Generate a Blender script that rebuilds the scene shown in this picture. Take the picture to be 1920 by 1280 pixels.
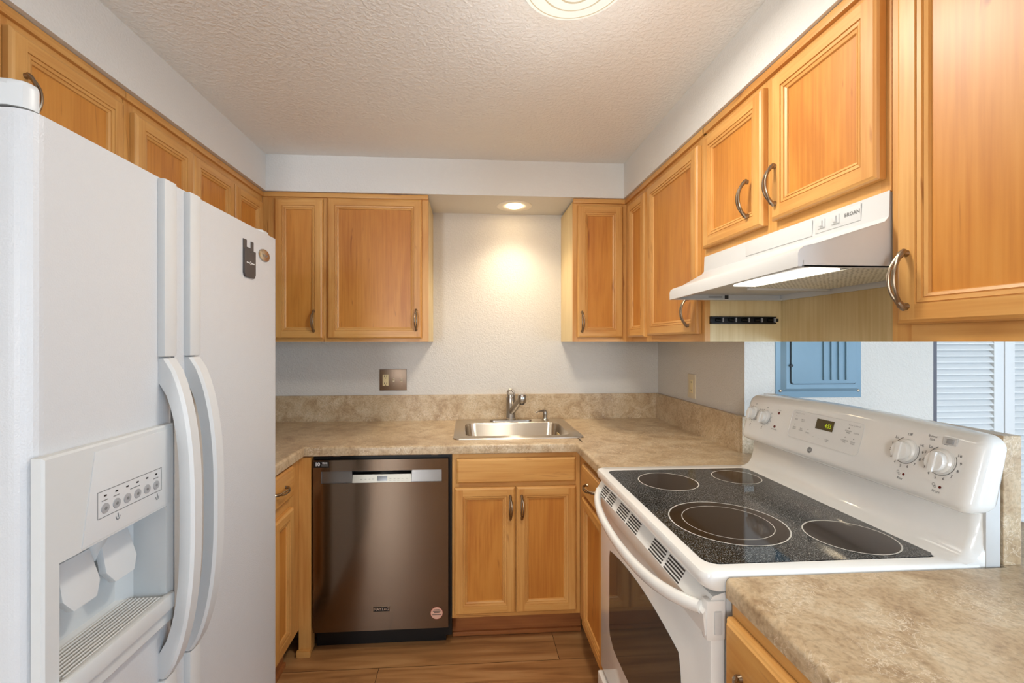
import bpy, bmesh, math, random
from mathutils import Vector, Matrix
from math import pi, sin, cos, radians
random.seed(4)
for o in list(bpy.data.objects): bpy.data.objects.remove(o)
SC = bpy.context.scene
COL = SC.collection
VS = SC.view_settings
VS.view_transform = 'Standard'; VS.look = 'None'; VS.gamma = 1; VS.use_curve_mapping = False
VS.exposure = 0.46
# ------------------------------------------------------------------ camera
cam = bpy.data.cameras.new('camera'); camo = bpy.data.objects.new('camera', cam); COL.objects.link(camo)
camo.location = (0, 0, 1.3734); camo.rotation_euler = (pi / 2, 0, -0.067)
cam.sensor_width = 36; cam.lens = 837.363 / 1920 * 36
cam.shift_x = (960 - 936.252) / 1920; cam.shift_y = 0.5745 / 1920; cam.clip_start = 0.02
SC.camera = camo
# ------------------------------------------------------------------ world
W = bpy.data.worlds.new('World'); SC.world = W; W.use_nodes = True
W.node_tree.nodes['Background'].inputs[0].default_value = (0.75, 0.87, 1.0, 1)
W.node_tree.nodes['Background'].inputs[1].default_value = 1.0
# ------------------------------------------------------------------ daylight through the windows of the rooms behind and to the right
def area(name, loc, rot, sx, sy, power, color, spread=pi):
    l = bpy.data.lights.new(name, 'AREA'); l.shape = 'RECTANGLE'; l.size = sx; l.size_y = sy
    l.energy = power; l.color = color; l.spread = spread
    o = bpy.data.objects.new(name, l); COL.objects.link(o); o.location = loc; o.rotation_euler = rot
    return o
area('daylight_rear_window', (-1.20, -2.93, 1.45), (pi / 2 + .2, 0, 0), .38, 1.25, 42, (0.93, 0.96, 1.0))
area('daylight_dining_window', (3.0, -2.93, 1.35), (pi / 2 + .15, 0, 0), 1.8, 1.9, 105, (0.58, 0.78, 1.0))
area('daylight_side_window', (4.13, -0.4, 1.35), (0, pi / 2, 0), 1.8, 2.0, 22, (0.62, 0.8, 1.0))
# ------------------------------------------------------------------ materials
def s2l(c): return tuple((x / 255 / 12.92) if x / 255 <= .04045 else ((x / 255 + .055) / 1.055) ** 2.4 for x in c) + (1,)
def newmat(name):
    m = bpy.data.materials.new(name); m.use_nodes = True
    nt = m.node_tree; b = nt.nodes['Principled BSDF']
    return m, nt, b
def N(nt, t, **kw):
    n = nt.nodes.new(t)
    for k, v in kw.items():
        if isinstance(v, (int, float, tuple)) and k in n.inputs: n.inputs[k].default_value = v
        else: setattr(n, k, v)
    return n
def plain(name, col, rough=.5, metal=0, coat=0, emit=None, es=0, noise=0, nscale=40, bump=0, bscale=60, trans=0, ior=1.45):
    m, nt, b = newmat(name)
    b.inputs['Base Color'].default_value = s2l(col); b.inputs['Roughness'].default_value = rough
    b.inputs['Metallic'].default_value = metal; b.inputs['Coat Weight'].default_value = coat
    b.inputs['Coat Roughness'].default_value = .08; b.inputs['IOR'].default_value = ior
    if trans: b.inputs['Transmission Weight'].default_value = trans
    if emit: b.inputs['Emission Color'].default_value = s2l(emit); b.inputs['Emission Strength'].default_value = es
    tc = N(nt, 'ShaderNodeTexCoord')
    # faint tone variation of the surface itself
    n = N(nt, 'ShaderNodeTexNoise', Scale=float(nscale), Detail=2.0); nt.links.new(tc.outputs['Object'], n.inputs['Vector'])
    hs = N(nt, 'ShaderNodeHueSaturation'); hs.inputs['Color'].default_value = s2l(col)
    mr = N(nt, 'ShaderNodeMapRange'); mr.inputs[3].default_value = .985; mr.inputs[4].default_value = 1.015
    nt.links.new(n.outputs[0], mr.inputs[0]); nt.links.new(mr.outputs[0], hs.inputs['Value']); nt.links.new(hs.outputs[0], b.inputs['Base Color'])
    if bump:
        n2 = N(nt, 'ShaderNodeTexNoise', Scale=float(bscale), Detail=2.0); nt.links.new(tc.outputs['Object'], n2.inputs['Vector'])
        bp = N(nt, 'ShaderNodeBump', Strength=bump, Distance=.002); nt.links.new(n2.outputs[0], bp.inputs['Height'])
        nt.links.new(bp.outputs[0], b.inputs['Normal'])
    return m
def ramp(nt, stops):
    r = N(nt, 'ShaderNodeValToRGB'); e = r.color_ramp.elements
    e[0].position, e[0].color = stops[0][0], s2l(stops[0][1]); e[1].position, e[1].color = stops[-1][0], s2l(stops[-1][1])
    for p, c in stops[1:-1]:
        x = e.new(p); x.color = s2l(c)
    return r
def wood(name, axis, light, mid, dark, rough=.42, fleck=True):
    m, nt, b = newmat(name)
    tc = N(nt, 'ShaderNodeTexCoord'); oi = N(nt, 'ShaderNodeObjectInfo')
    off = N(nt, 'ShaderNodeVectorMath', operation='SCALE'); cmb = N(nt, 'ShaderNodeCombineXYZ')
    for i in range(3): nt.links.new(oi.outputs['Random'], cmb.inputs[i])
    nt.links.new(cmb.outputs[0], off.inputs[0]); off.inputs['Scale'].default_value = 13.0
    add = N(nt, 'ShaderNodeVectorMath', operation='ADD'); nt.links.new(tc.outputs['Object'], add.inputs[0]); nt.links.new(off.outputs[0], add.inputs[1])
    def streak(sc, along, detail, dist=0.0):
        mp = N(nt, 'ShaderNodeMapping'); s = [sc] * 3; s['XYZ'.index(axis)] = along
        mp.inputs['Scale'].default_value = s; nt.links.new(add.outputs[0], mp.inputs[0])
        n = N(nt, 'ShaderNodeTexNoise', Scale=1.0, Detail=detail, Distortion=dist); nt.links.new(mp.outputs[0], n.inputs['Vector'])
        return n
    a = streak(6, 1.3, 4, 2.0); f = streak(110, 4, 3); big = streak(3.0, 1.6, 2, .5)
    mx = N(nt, 'ShaderNodeMath', operation='MULTIPLY_ADD'); nt.links.new(a.outputs[0], mx.inputs[0]); mx.inputs[1].default_value = .36
    m2 = N(nt, 'ShaderNodeMath', operation='MULTIPLY'); nt.links.new(f.outputs[0], m2.inputs[0]); m2.inputs[1].default_value = .30
    nt.links.new(m2.outputs[0], mx.inputs[2])
    m3 = N(nt, 'ShaderNodeMath', operation='MULTIPLY_ADD'); nt.links.new(big.outputs[0], m3.inputs[0]); m3.inputs[1].default_value = .28; nt.links.new(mx.outputs[0], m3.inputs[2])
    r = ramp(nt, [(.36, dark), (.50, mid), (.66, light)]); nt.links.new(m3.outputs[0], r.inputs[0])
    last = r.outputs[0]
    if fleck:
        fl = streak(38, 5, 2, .6)
        fr = ramp(nt, [(.68, (255, 255, 255)), (.80, (150, 95, 55))]); nt.links.new(fl.outputs[0], fr.inputs[0])
        mm = N(nt, 'ShaderNodeMix', data_type='RGBA', blend_type='MULTIPLY'); mm.inputs[0].default_value = .8
        nt.links.new(last, mm.inputs[6]); nt.links.new(fr.outputs[0], mm.inputs[7]); last = mm.outputs[2]
    nt.links.new(last, b.inputs['Base Color'])
    b.inputs['Roughness'].default_value = rough; b.inputs['Coat Weight'].default_value = .06; b.inputs['Coat Roughness'].default_value = .3
    return m
def tex_wall(name, col, scale, strength, rough=.75):
    m, nt, b = newmat(name); b.inputs['Base Color'].default_value = s2l(col); b.inputs['Roughness'].default_value = rough
    b.inputs['Specular IOR Level'].default_value = .3
    tc = N(nt, 'ShaderNodeTexCoord')
    n = N(nt, 'ShaderNodeTexNoise', Scale=float(scale), Detail=3.0, Roughness=.5, Distortion=.4); nt.links.new(tc.outputs['Object'], n.inputs['Vector'])
    mr = N(nt, 'ShaderNodeMapRange'); mr.inputs[1].default_value = .42; mr.inputs[2].default_value = .62; nt.links.new(n.outputs[0], mr.inputs[0])
    bp = N(nt, 'ShaderNodeBump', Strength=strength, Distance=.003); nt.links.new(mr.outputs[0], bp.inputs['Height']); nt.links.new(bp.outputs[0], b.inputs['Normal'])
    return m
def laminate(name):
    m, nt, b = newmat(name)
    tc = N(nt, 'ShaderNodeTexCoord')
    n1 = N(nt, 'ShaderNodeTexNoise', Scale=13.0, Detail=9.0, Roughness=.72, Distortion=.6); nt.links.new(tc.outputs['Object'], n1.inputs['Vector'])
    r = ramp(nt, [(.30, (158, 130, 98)), (.44, (184, 158, 124)), (.54, (199, 176, 143)), (.66, (209, 191, 162)), (.78, (217, 203, 179))]); nt.links.new(n1.outputs[0], r.inputs[0])
    n2 = N(nt, 'ShaderNodeTexNoise', Scale=30.0, Detail=5.0, Roughness=.6, Distortion=2.2); nt.links.new(tc.outputs['Object'], n2.inputs['Vector'])
    v = ramp(nt, [(.475, (0, 0, 0)), (.50, (255, 255, 255)), (.525, (0, 0, 0))]); nt.links.new(n2.outputs[0], v.inputs[0])
    n3 = N(nt, 'ShaderNodeTexNoise', Scale=9.0, Detail=3.0); nt.links.new(tc.outputs['Object'], n3.inputs['Vector'])
    g = ramp(nt, [(.50, (0, 0, 0)), (.60, (255, 255, 255))]); nt.links.new(n3.outputs[0], g.inputs[0])
    mu = N(nt, 'ShaderNodeMath', operation='MULTIPLY'); nt.links.new(v.outputs[0], mu.inputs[0]); nt.links.new(g.outputs[0], mu.inputs[1])
    mu2 = N(nt, 'ShaderNodeMath', operation='MULTIPLY'); nt.links.new(mu.outputs[0], mu2.inputs[0]); mu2.inputs[1].default_value = .85
    mx = N(nt, 'ShaderNodeMix', data_type='RGBA'); nt.links.new(mu2.outputs[0], mx.inputs[0]); nt.links.new(r.outputs[0], mx.inputs[6]); mx.inputs[7].default_value = s2l((232, 218, 194))
    n4 = N(nt, 'ShaderNodeTexNoise', Scale=120.0, Detail=2.0); nt.links.new(tc.outputs['Object'], n4.inputs['Vector'])
    r4 = ramp(nt, [(.3, (205, 200, 195)), (.55, (255, 255, 255))]); nt.links.new(n4.outputs[0], r4.inputs[0])
    m4 = N(nt, 'ShaderNodeMix', data_type='RGBA', blend_type='MULTIPLY'); m4.inputs[0].default_value = .6
    nt.links.new(mx.outputs[2], m4.inputs[6]); nt.links.new(r4.outputs[0], m4.inputs[7])
    nt.links.new(m4.outputs[2], b.inputs['Base Color']); b.inputs['Roughness'].default_value = .32
    b.inputs['Specular IOR Level'].default_value = .45
    return m
def floor_mat():
    m, nt, b = newmat('plank_floor')
    tc = N(nt, 'ShaderNodeTexCoord')
    br = N(nt, 'ShaderNodeTexBrick'); br.offset = .37; br.inputs['Scale'].default_value = 1.0
    br.inputs['Brick Width'].default_value = 1.22; br.inputs['Row Height'].default_value = .18; br.inputs['Mortar Size'].default_value = .0012
    br.inputs['Color1'].default_value = (.2, .2, .2, 1); br.inputs['Color2'].default_value = (.8, .8, .8, 1); br.inputs['Mortar'].default_value = (0, 0, 0, 1)
    mpb = N(nt, 'ShaderNodeMapping'); mpb.inputs['Location'].default_value = (.55, .075, 0)
    nt.links.new(tc.outputs['Object'], mpb.inputs[0]); nt.links.new(mpb.outputs[0], br.inputs['Vector'])
    mp = N(nt, 'ShaderNodeMapping'); mp.inputs['Scale'].default_value = (1.6, 22, 10); nt.links.new(tc.outputs['Object'], mp.inputs[0])
    n = N(nt, 'ShaderNodeTexNoise', Scale=1.0, Detail=6.0, Distortion=1.2, noise_dimensions='4D'); nt.links.new(mp.outputs[0], n.inputs['Vector'])
    sp = N(nt, 'ShaderNodeSeparateColor'); nt.links.new(br.outputs['Color'], sp.inputs[0])
    mw = N(nt, 'ShaderNodeMath', operation='MULTIPLY'); mw.inputs[1].default_value = 37.0; nt.links.new(sp.outputs[0], mw.inputs[0]); nt.links.new(mw.outputs[0], n.inputs['W'])
    r = ramp(nt, [(.34, (146, 101, 60)), (.5, (172, 124, 76)), (.68, (190, 144, 94))]); nt.links.new(n.outputs[0], r.inputs[0])
    hs = N(nt, 'ShaderNodeHueSaturation'); nt.links.new(r.outputs[0], hs.inputs['Color'])
    mr = N(nt, 'ShaderNodeMapRange'); mr.inputs[3].default_value = .88; mr.inputs[4].default_value = 1.12; nt.links.new(sp.outputs[0], mr.inputs[0]); nt.links.new(mr.outputs[0], hs.inputs['Value'])
    mx = N(nt, 'ShaderNodeMix', data_type='RGBA'); nt.links.new(br.outputs['Fac'], mx.inputs[0]); nt.links.new(hs.outputs[0], mx.inputs[6]); mx.inputs[7].default_value = s2l((60, 38, 24))
    nt.links.new(mx.outputs[2], b.inputs['Base Color']); b.inputs['Roughness'].default_value = .38
    return m
def steel(name, col, axis, rough=.28, strength=.25):
    m, nt, b = newmat(name); b.inputs['Base Color'].default_value = s2l(col); b.inputs['Metallic'].default_value = 1
    tc = N(nt, 'ShaderNodeTexCoord'); mp = N(nt, 'ShaderNodeMapping'); s = [260, 260, 260]; s['XYZ'.index(axis)] = 2; mp.inputs['Scale'].default_value = s
    nt.links.new(tc.outputs['Object'], mp.inputs[0])
    n = N(nt, 'ShaderNodeTexNoise', Scale=1.0, Detail=2.0); nt.links.new(mp.outputs[0], n.inputs['Vector'])
    hs = N(nt, 'ShaderNodeHueSaturation'); hs.inputs['Color'].default_value = s2l(col)
    mr = N(nt, 'ShaderNodeMapRange'); mr.inputs[3].default_value = .96; mr.inputs[4].default_value = 1.04; nt.links.new(n.outputs[0], mr.inputs[0]); nt.links.new(mr.outputs[0], hs.inputs['Value']); nt.links.new(hs.outputs[0], b.inputs['Base Color'])
    b.inputs['Roughness'].default_value = rough
    b.inputs['Anisotropic'].default_value = .95; b.inputs['Anisotropic Rotation'].default_value = .25
    tg = N(nt, 'ShaderNodeTangent', direction_type='RADIAL', axis='Z'); nt.links.new(tg.outputs[0], b.inputs['Tangent'])
    return m
def speckle_glass():
    m, nt, b = newmat('speckled_glass')
    tc = N(nt, 'ShaderNodeTexCoord'); n = N(nt, 'ShaderNodeTexNoise', Scale=420.0, Detail=1.0); nt.links.new(tc.outputs['Object'], n.inputs['Vector'])
    r = ramp(nt, [(.52, (12, 12, 13)), (.68, (130, 130, 128))]); nt.links.new(n.outputs[0], r.inputs[0]); nt.links.new(r.outputs[0], b.inputs['Base Color'])
    b.inputs['Roughness'].default_value = .06; b.inputs['IOR'].default_value = 1.52
    return m
FR = ((220, 170, 102), (211, 156, 86), (193, 132, 64))     # frame tones
PN = ((211, 148, 70), (201, 134, 56), (182, 112, 42))       # panel tones
M = {}
for ax in 'XYZ':
    M['wood' + ax] = wood('maple_grain_' + ax.lower(), ax, *FR)
M['panel'] = wood('maple_panel', 'Z', *PN)
M['toe'] = wood('toe_maple_shaded', 'X', (176, 112, 60), (160, 98, 50), (140, 82, 40), .5, False)  # maple darkened in colour to carry the shade of the toe recess
M['ply'] = wood('pale_maple_ply', 'Z', (226, 206, 160), (217, 194, 145), (203, 176, 124), .45, False)
M['wall'] = tex_wall('wall_paint', (214, 209, 201), 130, .4)
M['soffit'] = tex_wall('soffit_paint', (222, 219, 213), 130, .22)
M['ceil'] = tex_wall('ceiling_texture', (238, 237, 233), 75, .4)
M['lam'] = laminate('stone_laminate')
M['floor'] = floor_mat()
M['white'] = plain('white_appliance', (208, 208, 206), .33, bump=0)
M['fridge'] = plain('white_textured_steel', (205, 205, 205), .33, bump=.35, bscale=320)
M['enamel'] = plain('white_enamel', (238, 237, 233), .12, coat=.5)
M['whiteflat'] = plain('white_plastic', (206, 206, 203), .45)
M['keypad'] = plain('keypad_overlay', (232, 231, 227), .4)
M['gapshadow'] = plain('gap_shadow_grey', (88, 86, 94), .5)  # dark grey standing in for the shadow beside the closet opening
M['grey'] = plain('grey_plastic', (160, 160, 160), .5)
M['greyp'] = plain('grey_print', (120, 120, 118), .6)
M['dark'] = plain('dark_print', (55, 52, 50), .6)
M['black'] = plain('black_plastic', (10, 10, 11), .45)
M['blackg'] = plain('black_gloss', (8, 8, 9), .1)
M['steel'] = steel('brushed_steel', (122, 108, 94), 'X', .15)
M['steelx'] = steel('sink_steel', (214, 206, 194), 'X', .30)
M['nickel'] = plain('brushed_nickel', (150, 134, 114), .3, metal=1)
M['faucet'] = plain('satin_nickel', (178, 172, 164), .28, metal=1)
M['bronze'] = plain('aged_metal_plate', (150, 130, 112), .38, metal=1)
M['glass'] = speckle_glass()
M['burner'] = plain('burner_glass', (44, 32, 24), .07)
M['ring'] = plain('burner_ring', (200, 198, 190), .4)
M['oven'] = plain('oven_window_glass', (70, 64, 58), .05)
M['ivory'] = plain('ivory_plastic', (226, 208, 160), .4)
M['almond'] = plain('almond_plastic', (214, 200, 172), .4)
M['blue'] = plain('blue_grey_enamel', (118, 148, 166), .38)
M['bluedark'] = plain('shadow_gap', (40, 46, 52), .6)
M['louver'] = plain('white_louver_paint', (222, 222, 220), .45)
M['red'] = plain('red_lens', (96, 22, 20), .2)
M['lens'] = plain('lamp_glass', (120, 118, 112), .3, emit=(255, 247, 232), es=.62)
M['lensrib'] = plain('lamp_glass_ridge', (110, 100, 84), .4, emit=(255, 232, 188), es=.36)
M['can'] = plain('lamp_bulb', (255, 244, 220), .4, emit=(255, 226, 178), es=22)
M['trimring'] = plain('lamp_trim', (236, 230, 218), .35)
M['hoodlens'] = plain('frosted_lens', (248, 248, 248), .25, emit=(255, 250, 240), es=2.6)
M['mesh'] = plain('filter_mesh', (214, 210, 184), .35, metal=.3)
def mesh_mat():
    m, nt, b = newmat('expanded_mesh')
    tc = N(nt, 'ShaderNodeTexCoord'); mp = N(nt, 'ShaderNodeMapping'); mp.inputs['Scale'].default_value = (95, 150, 1); mp.inputs['Rotation'].default_value = (0, 0, .5)
    nt.links.new(tc.outputs['Object'], mp.inputs[0]); v = N(nt, 'ShaderNodeTexVoronoi', Scale=1.0, Randomness=.35); nt.links.new(mp.outputs[0], v.inputs['Vector'])
    r = ramp(nt, [(.18, (150, 145, 116)), (.42, (236, 232, 214))]); nt.links.new(v.outputs['Distance'], r.inputs[0]); nt.links.new(r.outputs[0], b.inputs['Base Color'])
    bp = N(nt, 'ShaderNodeBump', Strength=1.0, Distance=.003); nt.links.new(v.outputs['Distance'], bp.inputs['Height']); nt.links.new(bp.outputs[0], b.inputs['Normal'])
    b.inputs['Roughness'].default_value = .4
    return m
M['mesh'] = mesh_mat()
M['disp'] = plain('display_glass', (74, 62, 28), .15)
M['digit'] = plain('display_digits', (170, 180, 20), .5, emit=(150, 165, 20), es=.5)
M['charcoal'] = plain('charcoal_silicone', (78, 72, 70), .55)
M['silver'] = plain('silver_badge', (190, 182, 170), .25, metal=1)
M['pink'] = plain('sticker_paper', (222, 178, 158), .5)
M['stickred'] = plain('sticker_red', (150, 50, 40), .5)
M['fascia'] = plain('silver_fascia', (176, 172, 160), .35, metal=.3)
M['dwpocket'] = steel('pocket_steel', (140, 138, 136), 'X', .35)
M['clear'] = plain('window_glass', (255, 255, 255), .02, trans=1)
M['caulk'] = plain('white_caulk', (225, 228, 230), .6)
# ------------------------------------------------------------------ mesh builder
class MB:
    def __init__(s): s.v = []; s.f = []; s.m = []; s.mats = []
    def mi(s, mat):
        if mat not in s.mats: s.mats.append(mat)
        return s.mats.index(mat)
    def add(s, vs, fs, mat):
        b = len(s.v); s.v += [tuple(v) for v in vs]; i = s.mi(mat)
        for f in fs: s.f.append(tuple(b + k for k in f)); s.m.append(i)
    def addbm(s, bm, mat, T=None):
        bm.verts.index_update()
        s.add([(T(*v.co) if T else tuple(v.co)) for v in bm.verts], [[v.index for v in f.verts] for f in bm.faces], mat); bm.free()
    def box(s, x0, x1, y0, y1, z0, z1, mat, bev=0, seg=2, T=None):
        bm = bmesh.new(); bmesh.ops.create_cube(bm, size=1)
        for v in bm.verts:
            v.co = ((x0 + x1) / 2 + v.co.x * abs(x1 - x0), (y0 + y1) / 2 + v.co.y * abs(y1 - y0), (z0 + z1) / 2 + v.co.z * abs(z1 - z0))
        if bev: bmesh.ops.bevel(bm, geom=list(bm.edges), offset=bev, segments=seg, affect='EDGES', profile=.6)
        s.addbm(bm, mat, T)
    def prism(s, pts, a0, a1, mat, T, bev=0, seg=2):
        """polygon pts (u,v) extruded along w a0..a1, mapped by T(u,v,w)"""
        bm = bmesh.new(); lo = [bm.verts.new((p[0], p[1], a0)) for p in pts]
        f = bm.faces.new(lo); r = bmesh.ops.extrude_face_region(bm, geom=[f])
        for e in r['geom']:
            if isinstance(e, bmesh.types.BMVert): e.co.z = a1
        if bev:
            ed = [e for e in bm.edges if abs(e.verts[0].co.z - a1) < 1e-7 and abs(e.verts[1].co.z - a1) < 1e-7]
            bmesh.ops.bevel(bm, geom=ed, offset=bev, segments=seg, affect='EDGES', profile=.6)
        s.addbm(bm, mat, T)
    def tube(s, pts, rad, mat, n=10, cap=True, flat=None, up=None):
        """pts list of 3-vectors; rad scalar or list of r or (ra,rb)"""
        P = [Vector(p) for p in pts]; k = len(P); vs = []; fs = []
        prev = Vector(up) if up else None
        for i, p in enumerate(P):
            t = (P[min(i + 1, k - 1)] - P[max(i - 1, 0)]).normalized()
            if prev is None: prev = Vector((0, 0, 1)) if abs(t.z) < .9 else Vector((1, 0, 0))
            a = (prev - t * prev.dot(t)).normalized(); bb = t.cross(a); prev = a
            r = rad[i] if isinstance(rad, (list, tuple)) else rad
            ra, rb = r if isinstance(r, (list, tuple)) else (r, r)
            for j in range(n):
                an = 2 * pi * j / n; vs.append(p + a * cos(an) * ra + bb * sin(an) * rb)
        for i in range(k - 1):
            for j in range(n): fs.append((i * n + j, i * n + (j + 1) % n, (i + 1) * n + (j + 1) % n, (i + 1) * n + j))
        if cap: fs.append(tuple(range(n))[::-1]); fs.append(tuple((k - 1) * n + j for j in range(n)))
        s.add(vs, fs, mat)
    def lathe(s, prof, T, mat, n=32, caps=True):
        """prof list (r,h); T(x,y,h)"""
        vs = []; fs = []
        for r, h in prof:
            for j in range(n): vs.append(T(r * cos(2 * pi * j / n), r * sin(2 * pi * j / n), h))
        for i in range(len(prof) - 1):
            for j in range(n): fs.append((i * n + j, i * n + (j + 1) % n, (i + 1) * n + (j + 1) % n, (i + 1) * n + j))
        if caps:
            fs.append(tuple(range(n))[::-1]); fs.append(tuple((len(prof) - 1) * n + j for j in range(n)))
        s.add(vs, fs, mat)
    def ringflat(s, r0, r1, T, mat, n=48, a0=0, a1=2 * pi, h=0):
        vs = []; fs = []
        for i in range(n + 1):
            a = a0 + (a1 - a0) * i / n
            vs += [T(r0 * cos(a), r0 * sin(a), h), T(r1 * cos(a), r1 * sin(a), h)]
        for i in range(n): fs.append((2 * i, 2 * i + 1, 2 * i + 3, 2 * i + 2))
        s.add(vs, fs, mat)
    def text(s, txt, size, T, mat, align='CENTER', bold=0, sx=1, ext=0):
        c = bpy.data.curves.new('t', 'FONT'); c.body = txt; c.size = size; c.align_x = align; c.align_y = 'CENTER'; c.offset = bold; c.resolution_u = 2; c.extrude = ext
        o = bpy.data.objects.new('t', c); COL.objects.link(o)
        dg = bpy.context.evaluated_depsgraph_get(); me = o.evaluated_get(dg).to_mesh()
        vs = [T(v.co.x * sx, v.co.y, v.co.z) for v in me.vertices]; fs = [tuple(p.vertices) for p in me.polygons]
        s.add(vs, fs, mat); o.evaluated_get(dg).to_mesh_clear(); bpy.data.objects.remove(o); bpy.data.curves.remove(c)
    def build(s, name, parent=None, angle=32, recalc=True):
        org = ROOT.get(parent.name, Vector((0, 0, 0))) if parent else None
        if org is None:
            xs = [v[0] for v in s.v]; ys = [v[1] for v in s.v]; zs = [v[2] for v in s.v]
            org = Vector(((min(xs) + max(xs)) / 2, (min(ys) + max(ys)) / 2, min(zs)))
            loc = org
        else: loc = Vector((0, 0, 0))
        me = bpy.data.meshes.new(name); me.from_pydata([Vector(v) - org for v in s.v], [], s.f)
        for m in s.mats: me.materials.append(M[m])
        me.polygons.foreach_set('material_index', s.m)
        if recalc:
            bm = bmesh.new(); bm.from_mesh(me); bmesh.ops.remove_doubles(bm, verts=bm.verts, dist=1e-6); bmesh.ops.recalc_face_normals(bm, faces=bm.faces); bm.to_mesh(me); bm.free()
        me.polygons.foreach_set('use_smooth', [True] * len(me.polygons)); me.set_sharp_from_angle(angle=radians(angle)); me.update()
        o = bpy.data.objects.new(name, me); COL.objects.link(o); o.location = loc
        if parent: o.parent = parent
        ROOT[o.name] = org
        return o
ROOT = {}
def thing(name, loc, label, cat, group=None):
    o = bpy.data.objects.new(name, None); COL.objects.link(o); o.location = loc; o.empty_display_size = .1
    ROOT[o.name] = Vector(loc); o['label'] = label; o['category'] = cat
    if group: o['group'] = group
    return o
def tag(o, label, cat, group=None):
    o['label'] = label; o['category'] = cat
    if group: o['group'] = group
    return o
def struct(o): o['kind'] = 'structure'; return o
# surface frames: (u along, v up, w outwards)
def FB(face): return lambda u, v, w=0: (u, face - w, v)      # faces the camera (-Y)
def FRt(face): return lambda u, v, w=0: (face - w, u, v)     # right run, faces -X
def FL(face): return lambda u, v, w=0: (face + w, u, v)      # left run, faces +X
# ------------------------------------------------------------------ the room
def slab(name, x0, x1, y0, y1, z0, z1, mat):
    b = MB(); b.box(x0, x1, y0, y1, z0, z1, mat); return struct(b.build(name))
XL, XR, YW, YE = -1.42, 1.145, 2.647, 1.79
ZS, ZC = 2.131, 2.314
slab('floor', -1.52, 4.3, -3.1, 2.75, -.06, 0, 'floor')
slab('ceiling', -1.52, 4.3, -3.1, 2.75, ZC, ZC + .06, 'ceil')
slab('wall_left', XL - .1, XL, -3.0, YW + .1, 0, ZC, 'wall')
slab('wall_back', XL, XR + .12, YW, YW + .1, 0, ZC, 'wall')
slab('wall_right', XR, XR + .12, YE + .1, YW, 0, ZC, 'wall')
slab('wall_dining', XR, 1.989, YE, YE + .1, 0, ZC, 'wall')
slab('wall_closet', 1.889, 4.2, 2.62, 2.72, 0, ZC, 'wall')
slab('wall_east', 4.2, 4.3, -.0, 2.72, 0, ZC, 'wall')
slab('trim_1', 1.93, 1.994, 1.892, 2.62, 0, ZC, 'wall')
slab('wall_pony', XR, XR + .115, .31, YE, 0, .872, 'wall')
# rear wall and east wall with window openings
def wall_with_window(name, u0, u1, w0, w1, z0, z1, T):
    b = MB()
    for a, c, d, e in ((u0, w0, 0, ZC), (w1, u1, 0, ZC), (w0, w1, 0, z0), (w0, w1, z1, ZC)):
        b.prism([(a, d), (c, d), (c, e), (a, e)], 0, .1, 'wall', T)
    return struct(b.build(name))
wall_with_window('wall_rear', XL - .1, 1.7, -1.40, -.98, .75, 2.15, lambda u, v, w: (u, -3.0 - w, v))
wall_with_window('wall_rear_dining', 1.7, 4.3, 2.05, 3.95, .35, 2.15, lambda u, v, w: (u, -3.0 - w, v))
wall_with_window('wall_side', -3.1, 0, -1.4, -.1 + .5 - .4, .35, 2.15, lambda u, v, w: (4.2 + w, u, v))
for i, (T, a, c) in enumerate(((lambda u, v, w: (u, -3.03 - w, v), -1.40, -.98), (lambda u, v, w: (u, -3.03 - w, v), 2.05, 3.95), (lambda u, v, w: (4.23 + w, u, v), -1.4, 0.0))):
    b = MB(); t = .05
    for p, q, r, s_ in ((a, a + t, .35, 2.15), (c - t, c, .35, 2.15), (a + t, c - t, .35, .35 + t), (a + t, c - t, 2.15 - t, 2.15), ((a + c) / 2 - .02, (a + c) / 2 + .02, .35 + t, 2.15 - t)):
        b.prism([(p, r), (q, r), (q, s_), (p, s_)], 0, .05, 'louver', T)
    fr = struct(b.build('window_%d' % (i + 1)))
    g = MB(); g.prism([(a + t, .4), (c - t, .4), (c - t, 2.1), (a + t, 2.1)], .02, .026, 'clear', T); g.build('pane', fr)
# soffits: drywall boxes above the cabinets
def soffit(name, x0, x1, y0, y1, z0=ZS, z1=ZC):
    b = MB(); b.box(x0, x1, y0, y1, z0, z1, 'soffit'); return struct(b.build(name))
SXL, SXR, SY = -1.0185, .8148, 2.3107
soffit('soffit_left', XL, SXL, -1.2, SY)
soffit('soffit_back', XL, XR, SY, YW)
soffit('soffit_right', SXR, XR + .12, -1.2, SY)
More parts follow.
